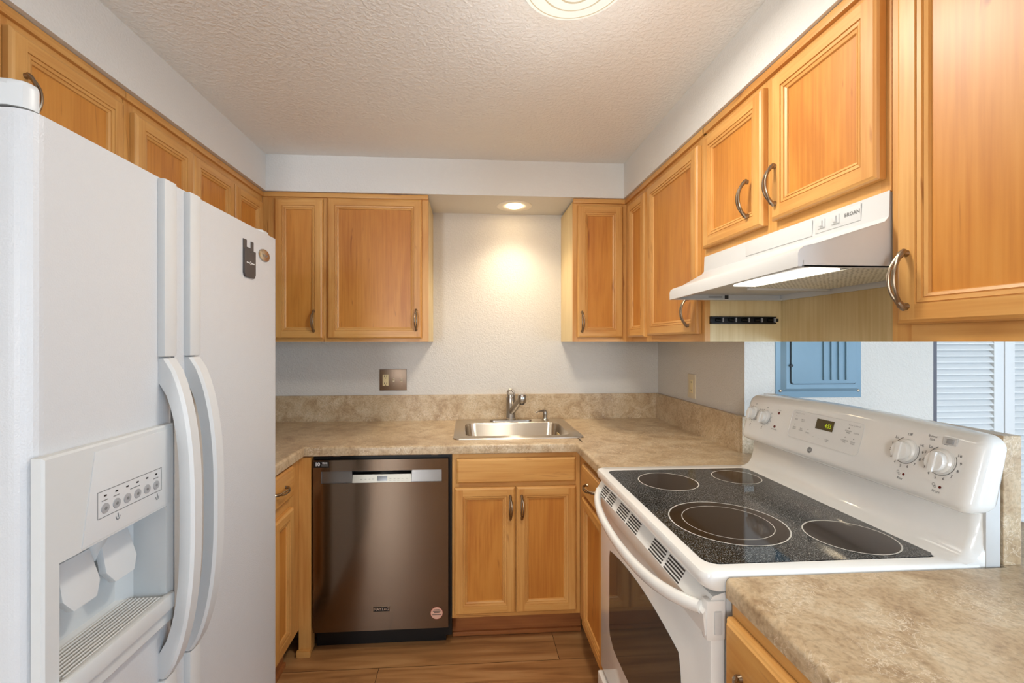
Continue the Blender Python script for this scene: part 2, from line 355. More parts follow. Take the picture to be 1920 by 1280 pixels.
# ------------------------------------------------------------------ cabinet doors
def rect_ring(b, T, r0, w0, r1, w1, mats):
    (a0, a1, c0, c1), (e0, e1, g0, g1) = r0, r1
    A = [(a0, c0, w0), (a1, c0, w0), (a1, c1, w0), (a0, c1, w0)]; B = [(e0, g0, w1), (e1, g0, w1), (e1, g1, w1), (e0, g1, w1)]
    for i in range(4):
        j = (i + 1) % 4
        b.add([T(*A[i]), T(*A[j]), T(*B[j]), T(*B[i])], [(0, 1, 2, 3)], mats[i % 2])
def door_mesh(T, ax, u0, u1, v0, v1, fw=.037, th=.02):
    """framed door with bevelled inner moulding and recessed flat panel; grain of rails along ax"""
    b = MB(); H, V = 'wood' + ax, 'woodZ'
    mats = (H, V)
    def ins(d): return (u0 + d, u1 - d, v0 + d, v1 - d)
    rect_ring(b, T, ins(0), 0, ins(0), th - .007, mats)
    rect_ring(b, T, ins(0), th - .007, ins(.003), th - .003, mats)
    rect_ring(b, T, ins(.003), th - .003, ins(.006), th - .0015, mats)
    rect_ring(b, T, ins(.006), th - .0015, ins(.0085), th, mats)
    a0, a1, c0, c1 = ins(.0085); e = fw - .0085
    for p, q, r, s_, m in ((a0, a0 + e, c0, c1, V), (a1 - e, a1, c0, c1, V), (a0 + e, a1 - e, c0, c0 + e, H), (a0 + e, a1 - e, c1 - e, c1, H)):
        b.add([T(p, r, th), T(q, r, th), T(q, s_, th), T(p, s_, th)], [(0, 1, 2, 3)], m)
    d = fw
    PR = ((0, th), (.0005, th - .0035), (.0022, th - .0035), (.0028, th - .0018), (.0095, th - .003), (.0102, th - .0065), (.0120, th - .0065), (.0126, th - .005), (.0180, th - .0075), (.0192, th - .0125), (.0200, th - .0125))
    for (d0, w0), (d1, w1) in zip(PR[:-1], PR[1:]):
        rect_ring(b, T, ins(d + d0), w0, ins(d + d1), w1, mats)
    a0, a1, c0, c1 = ins(d + .02)
    w = th - .0125
    b.add([T(a0, c0, w), T(a1, c0, w), T(a1, c1, w), T(a0, c1, w)], [(0, 1, 2, 3)], 'panel')
    a0, a1, c0, c1 = ins(0)
    b.add([T(a0, c0, 0), T(a1, c0, 0), T(a1, c1, 0), T(a0, c1, 0)], [(0, 1, 2, 3)], V)
    return b
def drawer_mesh(T, ax, u0, u1, v0, v1, th=.02):
    b = MB(); H = 'wood' + ax; mats = (H, H)
    def ins(d): return (u0 + d, u1 - d, v0 + d, v1 - d)
    for (d0, w0), (d1, w1) in zip(((0, 0), (0, th - .008), (.003, th - .0045), (.006, th - .003), (.0085, th)), ((0, th - .008), (.003, th - .0045), (.006, th - .003), (.0085, th))):
        rect_ring(b, T, ins(d0), w0, ins(d1), w1, mats)
    for d, w in ((.0085, th), (0, 0)):
        a0, a1, c0, c1 = ins(d); b.add([T(a0, c0, w), T(a1, c0, w), T(a1, c1, w), T(a0, c1, w)], [(0, 1, 2, 3)], H)
    return b
def pull(parent, T, uc, vc, w0, horiz=False, L=.055):
    b = MB()
    for k in (-1, 1):
        pts = []; rad = []
        for i in range(17):
            t = -1 + 2 * i / 16; a = t * L; q = 1 - abs(t) ** 2.2
            w = .0035 + .027 * q; s_ = k * .0052 * max(0, 1 - (abs(t) / .72) ** 6)
            u, v = (uc + a, vc + s_) if horiz else (uc + s_, vc + a)
            pts.append(T(u, v, w0 + w))
            e = abs(t); r = .0030 if e < .55 else .0030 + (e - .55) / .45 * .0042
            if e > .95: r = .0045
            rad.append(r)
        b.tube(pts, rad, 'nickel', 10)
    for k in (-1, 1):   # round feet
        u, v = (uc + k * L * .9, vc) if horiz else (uc, vc + k * L * .9)
        b.tube([T(u, v, w0), T(u, v, w0 + .009)], [.0068, .005], 'nickel', 12)
    return b.build('handle', parent)
def face_frame(b, T, ax, u0, u1, v0, v1, holes, th=.019, depth=None):
    """frame face split around openings; the front face is the plane w=0, boards go back by th"""
    us = sorted({u0, u1, *[h[0] for h in holes], *[h[1] for h in holes]}); vs = sorted({v0, v1, *[h[2] for h in holes], *[h[3] for h in holes]})
    for i in range(len(us) - 1):
        for j in range(len(vs) - 1):
            cu, cv = (us[i] + us[i + 1]) / 2, (vs[j] + vs[j + 1]) / 2
            if any(h[0] < cu < h[1] and h[2] < cv < h[3] for h in holes): continue
            tall = any(abs(cu - e) < .06 for e in (u0, u1)) or not any(h[0] < cu < h[1] for h in holes)
            b.prism([(us[i], vs[j]), (us[i + 1], vs[j]), (us[i + 1], vs[j + 1]), (us[i], vs[j + 1])], -th, 0, 'woodZ' if tall else 'wood' + ax, T)
def cabinet(name, kind, T, ax, u0, u1, v0, v1, depth, doors, label, cat, drawers=(), side='ply', group=None, toprail=None, toe=None, back_pad=0):
    """T maps (u,v,w) with w=0 on the face frame; doors: (u0,u1,v0,v1,handle(u,v) or None)"""
    base = T((u0 + u1) / 2, 0 if toe else v0, -depth / 2)
    root = thing(name, base, label, cat, group)
    b = MB()
    holes = [(d[0] + .012, d[1] - .012, d[2] + .012, d[3] - .012) for d in list(doors) + list(drawers)]
    t = .019
    # carcass boards
    def bd(a0, a1, c0, c1, w0, w1, m): b.prism([(a0, c0), (a1, c0), (a1, c1), (a0, c1)], w0, w1, m, T)
    bd(u0, u0 + t, v0, v1, -depth, -t, side); bd(u1 - t, u1, v0, v1, -depth, -t, side)
    bd(u0 + t, u1 - t, v0 + .004, v0 + t, -depth, -t, side); (None if toe else bd(u0 + t, u1 - t, v1 - t, v1, -depth, -t, side))
    bd(u0 + t, u1 - t, v0 + t, v1 - t, -depth, -depth + .006, side)
    face_frame(b, T, ax, u0, u1, v0, v1, holes)
    b.build('carcass', root, recalc=False)
    if toprail:
        r = MB(); r.prism([(toprail[0], v1 - .012), (toprail[1], v1 - .012), (toprail[1], v1 + .012), (toprail[0], v1 + .012)], -.003, .011, 'wood' + ax, T, bev=.004)
        r.build('top_rail', root)
    if toe:
        r = MB(); a0, a1, w = toe
        r.prism([(a0, .0), (a1, .0), (a1, v0), (a0, v0)], w - .016, w, 'toe', T)
        r.prism([(a0, .0), (a1, .0), (a1, .02), (a0, .02)], w, w + .012, 'toe', T, bev=.005)
        r.build('toe_kick', root)
    G = .0012
    TD = lambda u, v, w=0: T(u, v, w + G)
    for d in doors:
        o = door_mesh(TD, ax, *d[:4]).build('door', root, recalc=False)
        if d[4]: pull(o, TD, d[4][0], d[4][1], .02)
    for d in drawers:
        o = drawer_mesh(TD, ax, *d[:4]).build('drawer' if d[4] else 'false_drawer_front', root, recalc=False)
        if d[4]: pull(o, TD, d[4][0], d[4][1], .02, True)
    return root
ZB, ZT = 1.374, 2.118      # upper cabinets bottom / top
# back wall uppers : face frame Y 2.33
TB = FB(2.333)
cabinet('wall_cabinet', 'u', TB, 'X', -1.0445, -.212, ZB, ZT, .314, [(-.978, -.742, 1.391, 2.098, (-.783, 1.478)), (-.718, -.245, 1.391, 2.104, (-.272, 1.484))],
        'maple wall cabinet with two doors between fridge and recessed light', 'cabinet', toprail=(-1.0445, -.212))
cabinet('wall_cabinet', 'u', TB, 'X', .548, .835, ZB, ZT, .314, [(.569, .812, 1.396, 2.092, (.590, 1.478))],
        'narrow maple wall cabinet right of the recessed light, facing the room', 'cabinet', toprail=(.548, .835))
# right run uppers : face frame X .835
TR = FRt(.835)
cabinet('wall_cabinet', 'u', TR, 'Y', 1.535, 2.333, ZB, ZT, .31, [(2.045, 2.262, 1.397, 2.076, None), (1.557, 2.008, 1.402, 2.080, (1.612, 1.484))],
        'tall maple wall cabinet in the right corner beyond the white hood', 'cabinet', toprail=(1.52, 2.333))
cabinet('wall_cabinet', 'u', TR, 'Y', .831, 1.533, 1.672, ZT, .31, [(1.197, 1.517, 1.698, 2.084, (1.258, 1.792)), (.842, 1.160, 1.700, 2.086, (1.140, 1.792))],
        'short maple wall cabinet with two doors above the white hood', 'cabinet', toprail=(.831, 1.533))
cabinet('wall_cabinet', 'u', TR, 'Y', .51, .829, ZB, ZT, .31, [(.535, .803, 1.406, 2.086, (.781, 1.489))],
        'nearest tall maple wall cabinet at the right edge, in front of hood', 'cabinet', toprail=(.51, .829))
# left run uppers : face frame X -1.045
TL = FL(-1.045)
cabinet('wall_cabinet', 'u', TL, 'Y', 1.422, 2.3325, 1.80, ZT, .37, [(2.043, 2.300, 1.82, 2.070, None), (1.742, 2.030, 1.82, 2.076, None), (1.450, 1.739, 1.82, 2.080, None)],
        'maple wall cabinet on left wall with three doors above fridge, next to corner', 'cabinet', toprail=(1.422, 2.3325))
cabinet('wall_cabinet', 'u', TL, 'Y', .70, 1.420, 1.80, ZT, .37, [(1.072, 1.405, 1.82, 2.084, (1.104, 1.938)), (.722, 1.055, 1.82, 2.084, None)],
        'maple wall cabinet above fridge, nearest to the top left corner of photo', 'cabinet', toprail=(.70, 1.420))
# maple panels under the hood
b = MB(); b.box(1.118, 1.14, .831, 1.533, ZB, 1.66, 'ply')
tag(b.build('back_panel'), 'pale maple panel on the wall below the white range hood', 'panel')
# ------------------------------------------------------------------ base cabinets
TBb = FB(2.024)
cabinet('base_cabinet', 'b', TBb, 'X', -.077, .507, .128, .868, .60, [(-.066, .206, .150, .718, (.184, .628)), (.212, .486, .150, .718, (.236, .628))],
        'maple sink base cabinet with two doors right of the dishwasher', 'cabinet', drawers=[(-.058, .484, .738, .848, None)], toe=(-.077, .53, -.078))
TBr = FRt(.508)
cabinet('base_cabinet', 'b', TBr, 'Y', 1.60, 2.0235, .115, .868, .60, [(1.612, 1.918, .140, .700, None)],
        'maple base cabinet with drawer between sink corner and white range', 'cabinet', drawers=[(1.612, 1.918, .716, .846, (1.765, .782))], toe=(1.60, 2.10, -.075))
cabinet('base_cabinet', 'b', TBr, 'Y', .33, .832, .115, .868, .60, [(.60, .826, .140, .676, None), (.345, .59, .14, .676, None)],
        'maple base cabinet with drawer under the nearest counter at lower right', 'cabinet', drawers=[(.60, .826, .694, .846, (.722, .768)), (.345, .59, .694, .846, (.468, .768))], toe=(.33, .832, -.075))
TBl = FL(-.745)
cabinet('base_cabinet', 'b', TBl, 'Y', 1.705, 2.02, .115, .868, .62, [(1.72, 1.905, .150, .690, None)],
        'maple base cabinet with drawer between fridge and dishwasher', 'cabinet', drawers=[(1.72, 1.905, .735, .862, (1.765, .80))], toe=(1.705, 1.945, -.04))
b = MB(); b.box(-.744, -.692, 2.006, 2.05, .012, .868, 'woodZ'); b.box(-.75, -.690, 1.99, 2.006, .0, .03, 'woodX', .004)
tag(b.build('filler_post'), 'narrow vertical maple filler post at left side of the dishwasher', 'post')
# ------------------------------------------------------------------ countertops
ZK = .914
def sweep(b, path, prof, mat, side=1):
    """path in xy (open), prof (o,z): o = outward offset; mitred"""
    P = [Vector((p[0], p[1])) for p in path]; n = len(P); rows = []
    for i in range(n):
        d0 = (P[i] - P[i - 1]).normalized() if i else None; d1 = (P[i + 1] - P[i]).normalized() if i < n - 1 else None
        if d0 is None: d0 = d1
        if d1 is None: d1 = d0
        n0 = Vector((d0.y, -d0.x)) * side; n1 = Vector((d1.y, -d1.x)) * side
        m = (n0 + n1); m = m / m.dot(n0)
        rows.append([(P[i].x + m.x * o, P[i].y + m.y * o, z) for o, z in prof])
    k = len(prof)
    b.add([v for r in rows for v in r], [(i * k + j, i * k + j + 1, (i + 1) * k + j + 1, (i + 1) * k + j) for i in range(n - 1) for j in range(k - 1)], mat)
    b.add(rows[0], [tuple(range(k))], mat); b.add(rows[-1], [tuple(range(k))[::-1]], mat)
NR = .012
NOSE = [(-.03, ZK)] + [(-NR + NR * sin(a), ZK - NR + NR * cos(a)) for a in [i * pi / 2 / 5 for i in range(6)]] + [(0, .876), (-.004, .872), (-.03, .872)]
def flat(b, x0, x1, y0, y1, mat='lam', z=ZK, t=.04):
    b.add([(x0, y0, z), (x1, y0, z), (x1, y1, z), (x0, y1, z)], [(0, 1, 2, 3)], mat)
    b.add([(x0, y0, z - t), (x1, y0, z - t), (x1, y1, z - t), (x0, y1, z - t)], [(0, 1, 2, 3)], mat)
CX0, CX1, CY = -.718, .484, 1.998
SX0, SX1, SY0, SY1 = -.045, .520, 2.135, 2.585     # sink cut-out
root = thing('countertop', (0, 2.3, .872), 'beige stone laminate U-shaped countertop holding the sink, with low backsplash', 'countertop')
b = MB()
sweep(b, [(CX0, 1.705), (CX0, CY), (CX1, CY), (CX1, 1.598)], NOSE, 'lam', 1)
i = .03
YV = YW - .001
flat(b, XL + .001, CX0 - i, 1.705, YV); flat(b, CX0 - i, SX0, CY + i, YV); flat(b, SX0, SX1, CY + i, SY0); flat(b, SX0, SX1, SY1, YV); flat(b, SX1, CX1 + i, CY + i, YV)
flat(b, CX1 + i, XR - .001, 1.598, YW - .001)
b.add([(CX1, 1.598, .874), (XR - .001, 1.598, .874), (XR - .001, 1.598, ZK), (CX1, 1.598, ZK)], [(0, 1, 2, 3)], 'lam')
b.build('counter_slab', root, recalc=False)
b = MB()
b.box(XL + .001, XR - .001, YW - .021, YW - .001, ZK, 1.063, 'lam')
b.box(XR - .021, XR - .001, YE, YW - .0215, ZK, 1.063, 'lam')
b.box(XL + .001, XL + .02, 1.705, YW - .0215, ZK, 1.063, 'lam')
b.build('backsplash', root)
root = thing('peninsula_countertop', (.9, .6, .872), 'beige stone laminate counter in the lower right foreground beside the range', 'countertop')
b = MB()
sweep(b, [(.4985, .838), (.4985, .31)], NOSE, 'lam', 1)
flat(b, .5285, 1.41, .31, .838); flat(b, 1.092, 1.41, .838, 1.597); flat(b, XR + .001, 1.41, 1.597, YE - .001)
b.add([(.4985, .838, .874), (1.092, .838, .874), (1.092, .838, ZK), (.5285, .838, ZK), (.4985, .838, ZK - NR)], [(0, 1, 2, 3, 4)], 'lam')
b.add([(1.092, .838, .874), (1.092, 1.597, .874), (1.092, 1.597, ZK), (1.092, .838, ZK)], [(0, 1, 2, 3)], 'lam')
b.add([(1.41, .31, .874), (1.41, YE - .001, .874), (1.41, YE - .001, ZK), (1.41, .31, ZK)], [(0, 1, 2, 3)], 'lam')
b.add([(.5285, .31, .874), (1.41, .31, .874), (1.41, .31, ZK), (.5285, .31, ZK)], [(0, 1, 2, 3)], 'lam')
b.build('counter_slab', root, recalc=False)
b = MB(); b.box(XR - .021, 1.41, YE - .018, YE - .001, ZK, 1.063, 'lam'); b.build('backsplash', root)
b = MB(); b.box(1.094, 1.134, .845, 1.595, ZK + .0005, 1.180, 'lam', .001, 1)
tag(b.build('splash_board'), 'upright stone laminate board standing on counter behind the range', 'board')
# ------------------------------------------------------------------ sink, faucet, dispenser
def rrect(x0, x1, y0, y1, r, n=6):
    out = []
    for cx, cy, a in ((x1 - r, y1 - r, 0), (x0 + r, y1 - r, pi / 2), (x0 + r, y0 + r, pi), (x1 - r, y0 + r, 3 * pi / 2)):
        for i in range(n + 1): out.append((cx + r * cos(a + i * pi / 2 / n), cy + r * sin(a + i * pi / 2 / n)))
    return out
def loft(b, loops, mat, cap_last=True, cap_first=False):
    k = len(loops[0]); vs = [p for l in loops for p in l]
    fs = [(i * k + j, i * k + (j + 1) % k, (i + 1) * k + (j + 1) % k, (i + 1) * k + j) for i in range(len(loops) - 1) for j in range(k)]
    if cap_last: fs.append(tuple((len(loops) - 1) * k + j for j in range(k)))
    if cap_first: fs.append(tuple(range(k))[::-1])
    b.add(vs, fs, mat)
root = thing('kitchen_sink', (.237, 2.36, .73), 'single bowl stainless steel drop-in sink in beige counter', 'sink')
b = MB(); z = ZK
def L(x0, x1, y0, y1, r, zz): return [(p[0], p[1], zz) for p in rrect(x0, x1, y0, y1, r, 8)]
loft(b, [L(-.078, .552, 2.098, 2.618, .03, z + .0005), L(-.076, .550, 2.100, 2.616, .03, z + .005), L(-.070, .544, 2.106, 2.610, .028, z + .0068), L(-.060, .534, 2.116, 2.600, .025, z + .005),
         L(-.055, .529, 2.122, 2.596, .025, z + .004), L(-.030, .504, 2.160, 2.525, .06, z + .004), L(-.024, .498, 2.166, 2.519, .058, z + .001), L(-.020, .494, 2.170, 2.515, .057, z - .01),
         L(-.010, .484, 2.180, 2.505, .06, z - .15), L(.000, .474, 2.190, 2.495, .06, z - .172), L(.03, .444, 2.22, 2.465, .05, z - .18)], 'steelx')
b.build('basin', root, 40, recalc=False)
b = MB(); Tz = lambda cx, cy, z0: (lambda x, y, h: (cx + x, cy + y, z0 + h))
b.lathe([(.045, 0), (.043, .003), (.03, .0035), (.028, .001)], Tz(.237, 2.34, z - .1795), 'nickel', 24)
b.build('drain', root)
root = thing('kitchen_faucet', (.237, 2.555, z + .004), 'satin nickel single-handle pull-out faucet behind the sink', 'faucet')
b = MB(); b.prism(rrect(.117, .357, 2.529, 2.581, .026, 8), z + .0042, z + .013, 'faucet', lambda u, v, w: (u, v, w), bev=.004)
b.build('deck_plate', root)
b = MB(); fz = z + .013
b.lathe([(.030, 0), (.030, .006), (.0265, .010), (.026, .085), (.0265, .088), (.0265, .128), (.025, .131)], Tz(.237, 2.555, fz), 'faucet', 28)
b.build('body', root)
b = MB(); S0 = Vector((.240, 2.545, fz + .045)); S1 = Vector((.285, 2.455, fz + .130)); D = (S1 - S0)
b.tube([S0, S0 + D * .35, S0 + D * .36, S0 + D * .8, S1], [.019, .0185, .0195, .0175, .0165], 'faucet', 20); b.build('spout', root)
b = MB(); b.lathe([(.010, .022), (.019, .02), (.0235, .012), (.0245, -.002), (.0225, -.022), (.019, -.027)], Tz(S1.x + .004, S1.y - .010, S1.z + .006), 'faucet', 24); b.lathe([(.014, -.028), (.014, -.033)], Tz(S1.x + .004, S1.y - .010, S1.z + .006), 'black', 18)
b.build('spray_head', root)
b = MB(); hz = fz + .131
b.lathe([(.021, 0), (.0215, .004), (.019, .014), (.012, .017)], Tz(.237, 2.555, hz), 'faucet', 24)
arc = [(.237 - .016, 2.552, hz + .008), (.237 - .018, 2.550, hz + .028), (.237 - .008, 2.548, hz + .042), (.237 + .004, 2.545, hz + .042), (.237 + .014, 2.54, hz + .030), (.237 + .020, 2.535, hz + .010), (.237 + .016, 2.54, hz + .0)]
b.tube(arc, [.006, .0055, .006, .006, .006, .0055, .005], 'faucet', 10)
b.build('lever_handle', root)
root = thing('soap_dispenser', (.440, 2.575, z + .004), 'small nickel soap dispenser pump right of the faucet', 'soap dispenser')
b = MB(); b.lathe([(.020, 0), (.020, .004), (.013, .010), (.0105, .024), (.0125, .030), (.0125, .046), (.0105, .050)], Tz(.440, 2.575, z + .0042), 'faucet', 20); b.build('pump_body', root)
b = MB(); b.tube([(.440, 2.575, z + .053), (.430, 2.570, z + .0595), (.405, 2.555, z + .060), (.388, 2.545, z + .0575), (.384, 2.543, z + .052)], [.010, .0075, .005, .0045, .004], 'faucet', 12); b.build('nozzle', root)
# ------------------------------------------------------------------ dishwasher
root = thing('dishwasher', (-.385, 2.3, 0), 'stainless steel dishwasher with recessed pocket handle left of sink cabinet', 'dishwasher')
b = MB(); b.box(-.688, -.079, 2.03, 2.60, .10, .872, 'black'); b.box(-.687, -.107, 2.07, 2.55, .0, .10, 'black'); b.box(-.107, -.079, 2.03, 2.1, .05, .1, 'black')
b.box(-.60, -.57, 2.02, 2.03, .866, .872, 'nickel'); b.box(-.17, -.14, 2.02, 2.03, .866, .872, 'nickel')
b.build('body', root)
TD = FB(2.03)
b = MB()
u0, u1, v0, v1, w = -.681, -.094, .102, .8545, .03
p0, p1, q0, q1 = -.647, -.123, .753, .806
bm = MB()
# door skin with the pocket opening
for a, c, d, e in ((u0, u1, v0, q0), (u0, p0, q0, q1), (p1, u1, q0, q1), (u0, u1, q1, v1)):
    b.add([TD(a, d, w), TD(c, d, w), TD(c, e, w), TD(a, e, w)], [(0, 1, 2, 3)], 'steel')
for A, B in (((u0, v0), (u1, v0)), ((u1, v0), (u1, v1)), ((u1, v1), (u0, v1)), ((u0, v1), (u0, v0))):
    b.add([TD(*A, 0), TD(*B, 0), TD(*B, w), TD(*A, w)], [(0, 1, 2, 3)], 'steel')
b.build('door', root, recalc=False)
dr = bpy.data.objects[b and 'door']
dr = [o for o in root.children if o.name.startswith('door')] if False else None
dwdoor = [o for o in bpy.data.objects if o.parent == root and o.name.startswith('door')][0]
b = MB()
for (A, B) in (((p0, q0), (p1, q0)), ((p1, q0), (p1, q1)), ((p1, q1), (p0, q1)), ((p0, q1), (p0, q0))):
    b.add([TD(*A, w), TD(*B, w), TD(*B, w - .012), TD(*A, w - .012)], [(0, 1, 2, 3)], 'dwpocket')
c0, c1 = -.514, -.257
for a, c in ((p0, c0), (c1, p1)): b.add([TD(a, q0, w - .006), TD(c, q0, w - .006), TD(c, q1, w - .012), TD(a, q1, w - .012)], [(0, 1, 2, 3)], 'dwpocket')
b.add([TD(c0, q0, w - .003), TD(c1, q0, w - .003), TD(c1, q0 + .033, w - .012), TD(c0, q0 + .033, w - .012)], [(0, 1, 2, 3)], 'fascia')
b.add([TD(c0, q0 + .033, w - .012), TD(c1, q0 + .033, w - .012), TD(c1, q1, w - .06), TD(c0, q1, w - .06)], [(0, 1, 2, 3)], 'dwpocket')
b.add([TD(c0, q1, w), TD(c1, q1, w), TD(c1, q1, w - .06), TD(c0, q1, w - .06)], [(0, 1, 2, 3)], 'black')
for c in (c0, c1): b.add([TD(c, q0, w - .003), TD(c, q0 + .033, w - .012), TD(c, q1, w - .06), TD(c, q1, w), ], [(0, 1, 2, 3)], 'dwpocket')
b.build('handle_pocket', dwdoor, recalc=False)
b = MB(); TDf = lambda u, v, h=0: TD(u, q0 + v * .965, w - .0028 - v * .27 + .0008 + h)
b.add([TDf(-.407, .006), TDf(-.363, .006), TDf(-.363, .027), TDf(-.407, .027)], [(0, 1, 2, 3)], 'blackg')
for u in (-.476, -.457, -.44, -.425, -.349, -.331, -.314, -.296, -.277):
    b.add([TDf(u - .004, .014, .0003), TDf(u + .004, .014, .0003), TDf(u + .004, .0155, .0003), TDf(u - .004, .0155, .0003)], [(0, 1, 2, 3)], 'greyp')
    if u > -.35: b.add([TDf(u - .005, .007, .0003), TDf(u + .005, .007, .0003), TDf(u + .005, .008, .0003), TDf(u - .005, .008, .0003)], [(0, 1, 2, 3)], 'greyp')
b.build('display', dwdoor, recalc=False)
TS = FB(1.9998)
b = MB(); b.prism([(-.424, .184), (-.350, .184), (-.350, .207), (-.424, .207)], 0, .0015, 'nickel', TS); b.prism([(-.422, .186), (-.352, .186), (-.352, .205), (-.422, .205)], .0015, .0019, 'black', TS)
b.text('MAYTAG', .0165, lambda x, y, h: TS(-.387 + x, .1955 + y, .0022), 'silver', bold=.0003); b.build('name_badge', dwdoor)
b = MB(); b.prism([(-.679, .823), (-.612, .823), (-.612, .850), (-.679, .850)], 0, .0004, 'black', TS)
b.text('10', .022, lambda x, y, h: TS(-.662 + x, .8375 + y, .0007), 'louver', bold=.0008); b.text('YEAR', .010, lambda x, y, h: TS(-.631 + x, .8425 + y, .0007), 'louver', bold=.0003)
for v in (.8355, .832, .8285): b.prism([(-.646, v), (-.617, v), (-.617, v + .0014), (-.646, v + .0014)], .0004, .0006, 'greyp', TS)
b.build('sticker', dwdoor)
b = MB(); Ts = lambda x, y, h: TS(-.145 + x, .168 + y, h)
b.lathe([(.0275, 0), (.0275, .0004)], Ts, 'stickred', 32); b.lathe([(.026, .0004), (.026, .0007)], Ts, 'pink', 32)
for v, l in ((.013, .012), (.007, .017), (.001, .012), (-.008, .020)): b.prism([(-.145 - l, .168 + v), (-.145 + l, .168 + v), (-.145 + l, .171 + v), (-.145 - l, .171 + v)], .0007, .0009, 'dark', TS)
b.build('sticker', dwdoor)
# ------------------------------------------------------------------ refrigerator
root = thing('refrigerator', (-1.05, 1.225, 0), 'white side-by-side refrigerator with ice and water dispenser, left foreground', 'refrigerator')
b = MB(); b.box(-1.38, -.79, .775, 1.675, .03, 1.735, 'fridge', .006); b.box(-1.30, -.80, .80, 1.65, 0, .03, 'black'); b.build('body', root)
XF = -.70; FZ0, FZ1 = .09, 1.745
def fr_door(name, y0, y1, r0, r1, hole=None):
    """door slab in plan rounded at y0 (r0) and y1 (r1)"""
    b = MB(); xb = -.782
    pts = [(xb, y0)]
    pts += [(XF - r0 + r0 * sin(a), y0 + r0 - r0 * cos(a)) for a in [i * pi / 2 / 6 for i in range(7)]] if r0 else [(XF, y0)]
    pts += [(XF - r1 + r1 * cos(a), y1 - r1 + r1 * sin(a)) for a in [i * pi / 2 / 6 for i in range(7)]] if r1 else [(XF, y1)]
    pts += [(xb, y1)]
    n = len(pts)
    zs = [FZ0, FZ1] if not hole else [FZ0, hole[2], hole[3], FZ1]
    for k in range(len(zs) - 1):
        a, c = zs[k], zs[k + 1]
        for i in range(n):
            P, Q = pts[i], pts[(i + 1) % n]
            if hole and k == 1 and abs(P[0] - XF) < 1e-6 and abs(Q[0] - XF) < 1e-6 and Q[1] - P[1] > .1:
                for s0, s1 in ((P[1], hole[0]), (hole[1], Q[1])):
                    b.add([(XF, s0, a), (XF, s1, a), (XF, s1, c), (XF, s0, c)], [(0, 1, 2, 3)], 'fridge')
                continue
            b.add([(P[0], P[1], a), (Q[0], Q[1], a), (Q[0], Q[1], c), (P[0], P[1], c)], [(0, 1, 2, 3)], 'fridge')
    b.add([(p[0], p[1], FZ1) for p in pts], [tuple(range(n))], 'fridge'); b.add([(p[0], p[1], FZ0) for p in pts], [tuple(range(n))[::-1]], 'fridge')
    return b.build(name, root, recalc=False)
HY0, HY1, HZ0, HZ1 = .792, 1.056, .775, 1.03
fdoor = fr_door('freezer_door', .757, 1.098, .028, 0, (HY0, HY1, HZ0, HZ1))
rdoor = fr_door('fridge_door', 1.112, 1.682, 0, .02)
def bow(parent, y0, y1):
    b = MB(); n = 26; loops = []
    for i in range(n + 1):
        zt = 1.336 - (1.336 - .612) * i / n; t = 2 * i / n - 1
        q = max(0, 1 - abs(t) ** 2.6) ** .75
        xo = XF + .016 + .060 * q               # outer face
        ti = min(1, max(0, (1 - abs(t)) / .16))
        xi = XF + .0 if ti < 1 else XF + .0 + .045 * max(0, 1 - (abs(t) / .84) ** 3) ** .7
        c = .006
        loops.append([(xi, y0 + .002, zt), (xo - c, y0, zt), (xo, y0 + c, zt), (xo, y1 - c, zt), (xo - c, y1, zt), (xi, y1 - .002, zt)])
    loft(b, loops, 'white', True, True)
    return b.build('handle', parent, 40)
def strip(parent, y0, y1):
    for z0, z1 in ((1.339, FZ1 - .002), (FZ0 + .01, .609)):
        b = MB(); b.box(XF - .004, XF + .016, y0, y1, z0, z1, 'white', .005); b.build('door_trim', parent)
bow(fdoor, 1.056, 1.096); strip(fdoor, 1.054, 1.097)
bow(rdoor, 1.148, 1.190); strip(rdoor, 1.146, 1.191)
# dispenser
TF = FL(XF)
b = MB()
O = (.763, 1.083, .735, 1.186)
for a, c, d, e in ((O[0], HY0, O[2], O[3]), (HY1, O[1], O[2], O[3]), (HY0, HY1, O[2], .795), (HY0, HY1, 1.004, O[3])):
    pass
bz = .018
def q4(P, mat): b.add([TF(*p) for p in P], [(0, 1, 2, 3)], mat)
# bezel ring: sloped outer sides, flat front
o2 = (.778, 1.078, .745, 1.181)
rect_ring(b, TF, (O[0], O[1], O[2], O[3]), 0, (O[0], O[1], O[2], O[3]), bz - .003, ('whiteflat', 'whiteflat'))
rect_ring(b, TF, (O[0], O[1], O[2], O[3]), bz - .003, (O[0] + .004, O[1] - .004, O[2] + .004, O[3] - .004), bz, ('whiteflat', 'whiteflat'))
e0, e1, g0, g1 = O[0] + .004, O[1] - .004, O[2] + .004, O[3] - .004
IZ0, IZ1 = .800, 1.004
for a, c, d, e in ((e0, HY0, g0, g1), (HY1, e1, g0, g1), (HY0, HY1, g0, IZ0), (HY0, HY1, IZ1, g1)):
    q4([(a, d, bz), (c, d, bz), (c, e, bz), (a, e, bz)], 'whiteflat')
b.build('dispenser_bezel', fdoor, recalc=False)
b = MB(); D_ = -.070
rect_ring(b, TF, (HY0, HY1, IZ0, IZ1), bz, (HY0 + .004, HY1 - .004, IZ0, IZ1), D_ + .02, ('whiteflat', 'whiteflat'))
rect_ring(b, TF, (HY0 + .004, HY1 - .004, IZ0, IZ1), D_ + .02, (HY0 + .03, HY1 - .03, IZ0 + .01, IZ1 - .01), D_, ('whiteflat', 'whiteflat'))
q4([(HY0 + .03, IZ0 + .01, D_), (HY1 - .03, IZ0 + .01, D_), (HY1 - .03, IZ1 - .01, D_), (HY0 + .03, IZ1 - .01, D_)], 'whiteflat')
b.build('dispenser_recess', fdoor, recalc=False)
b = MB()
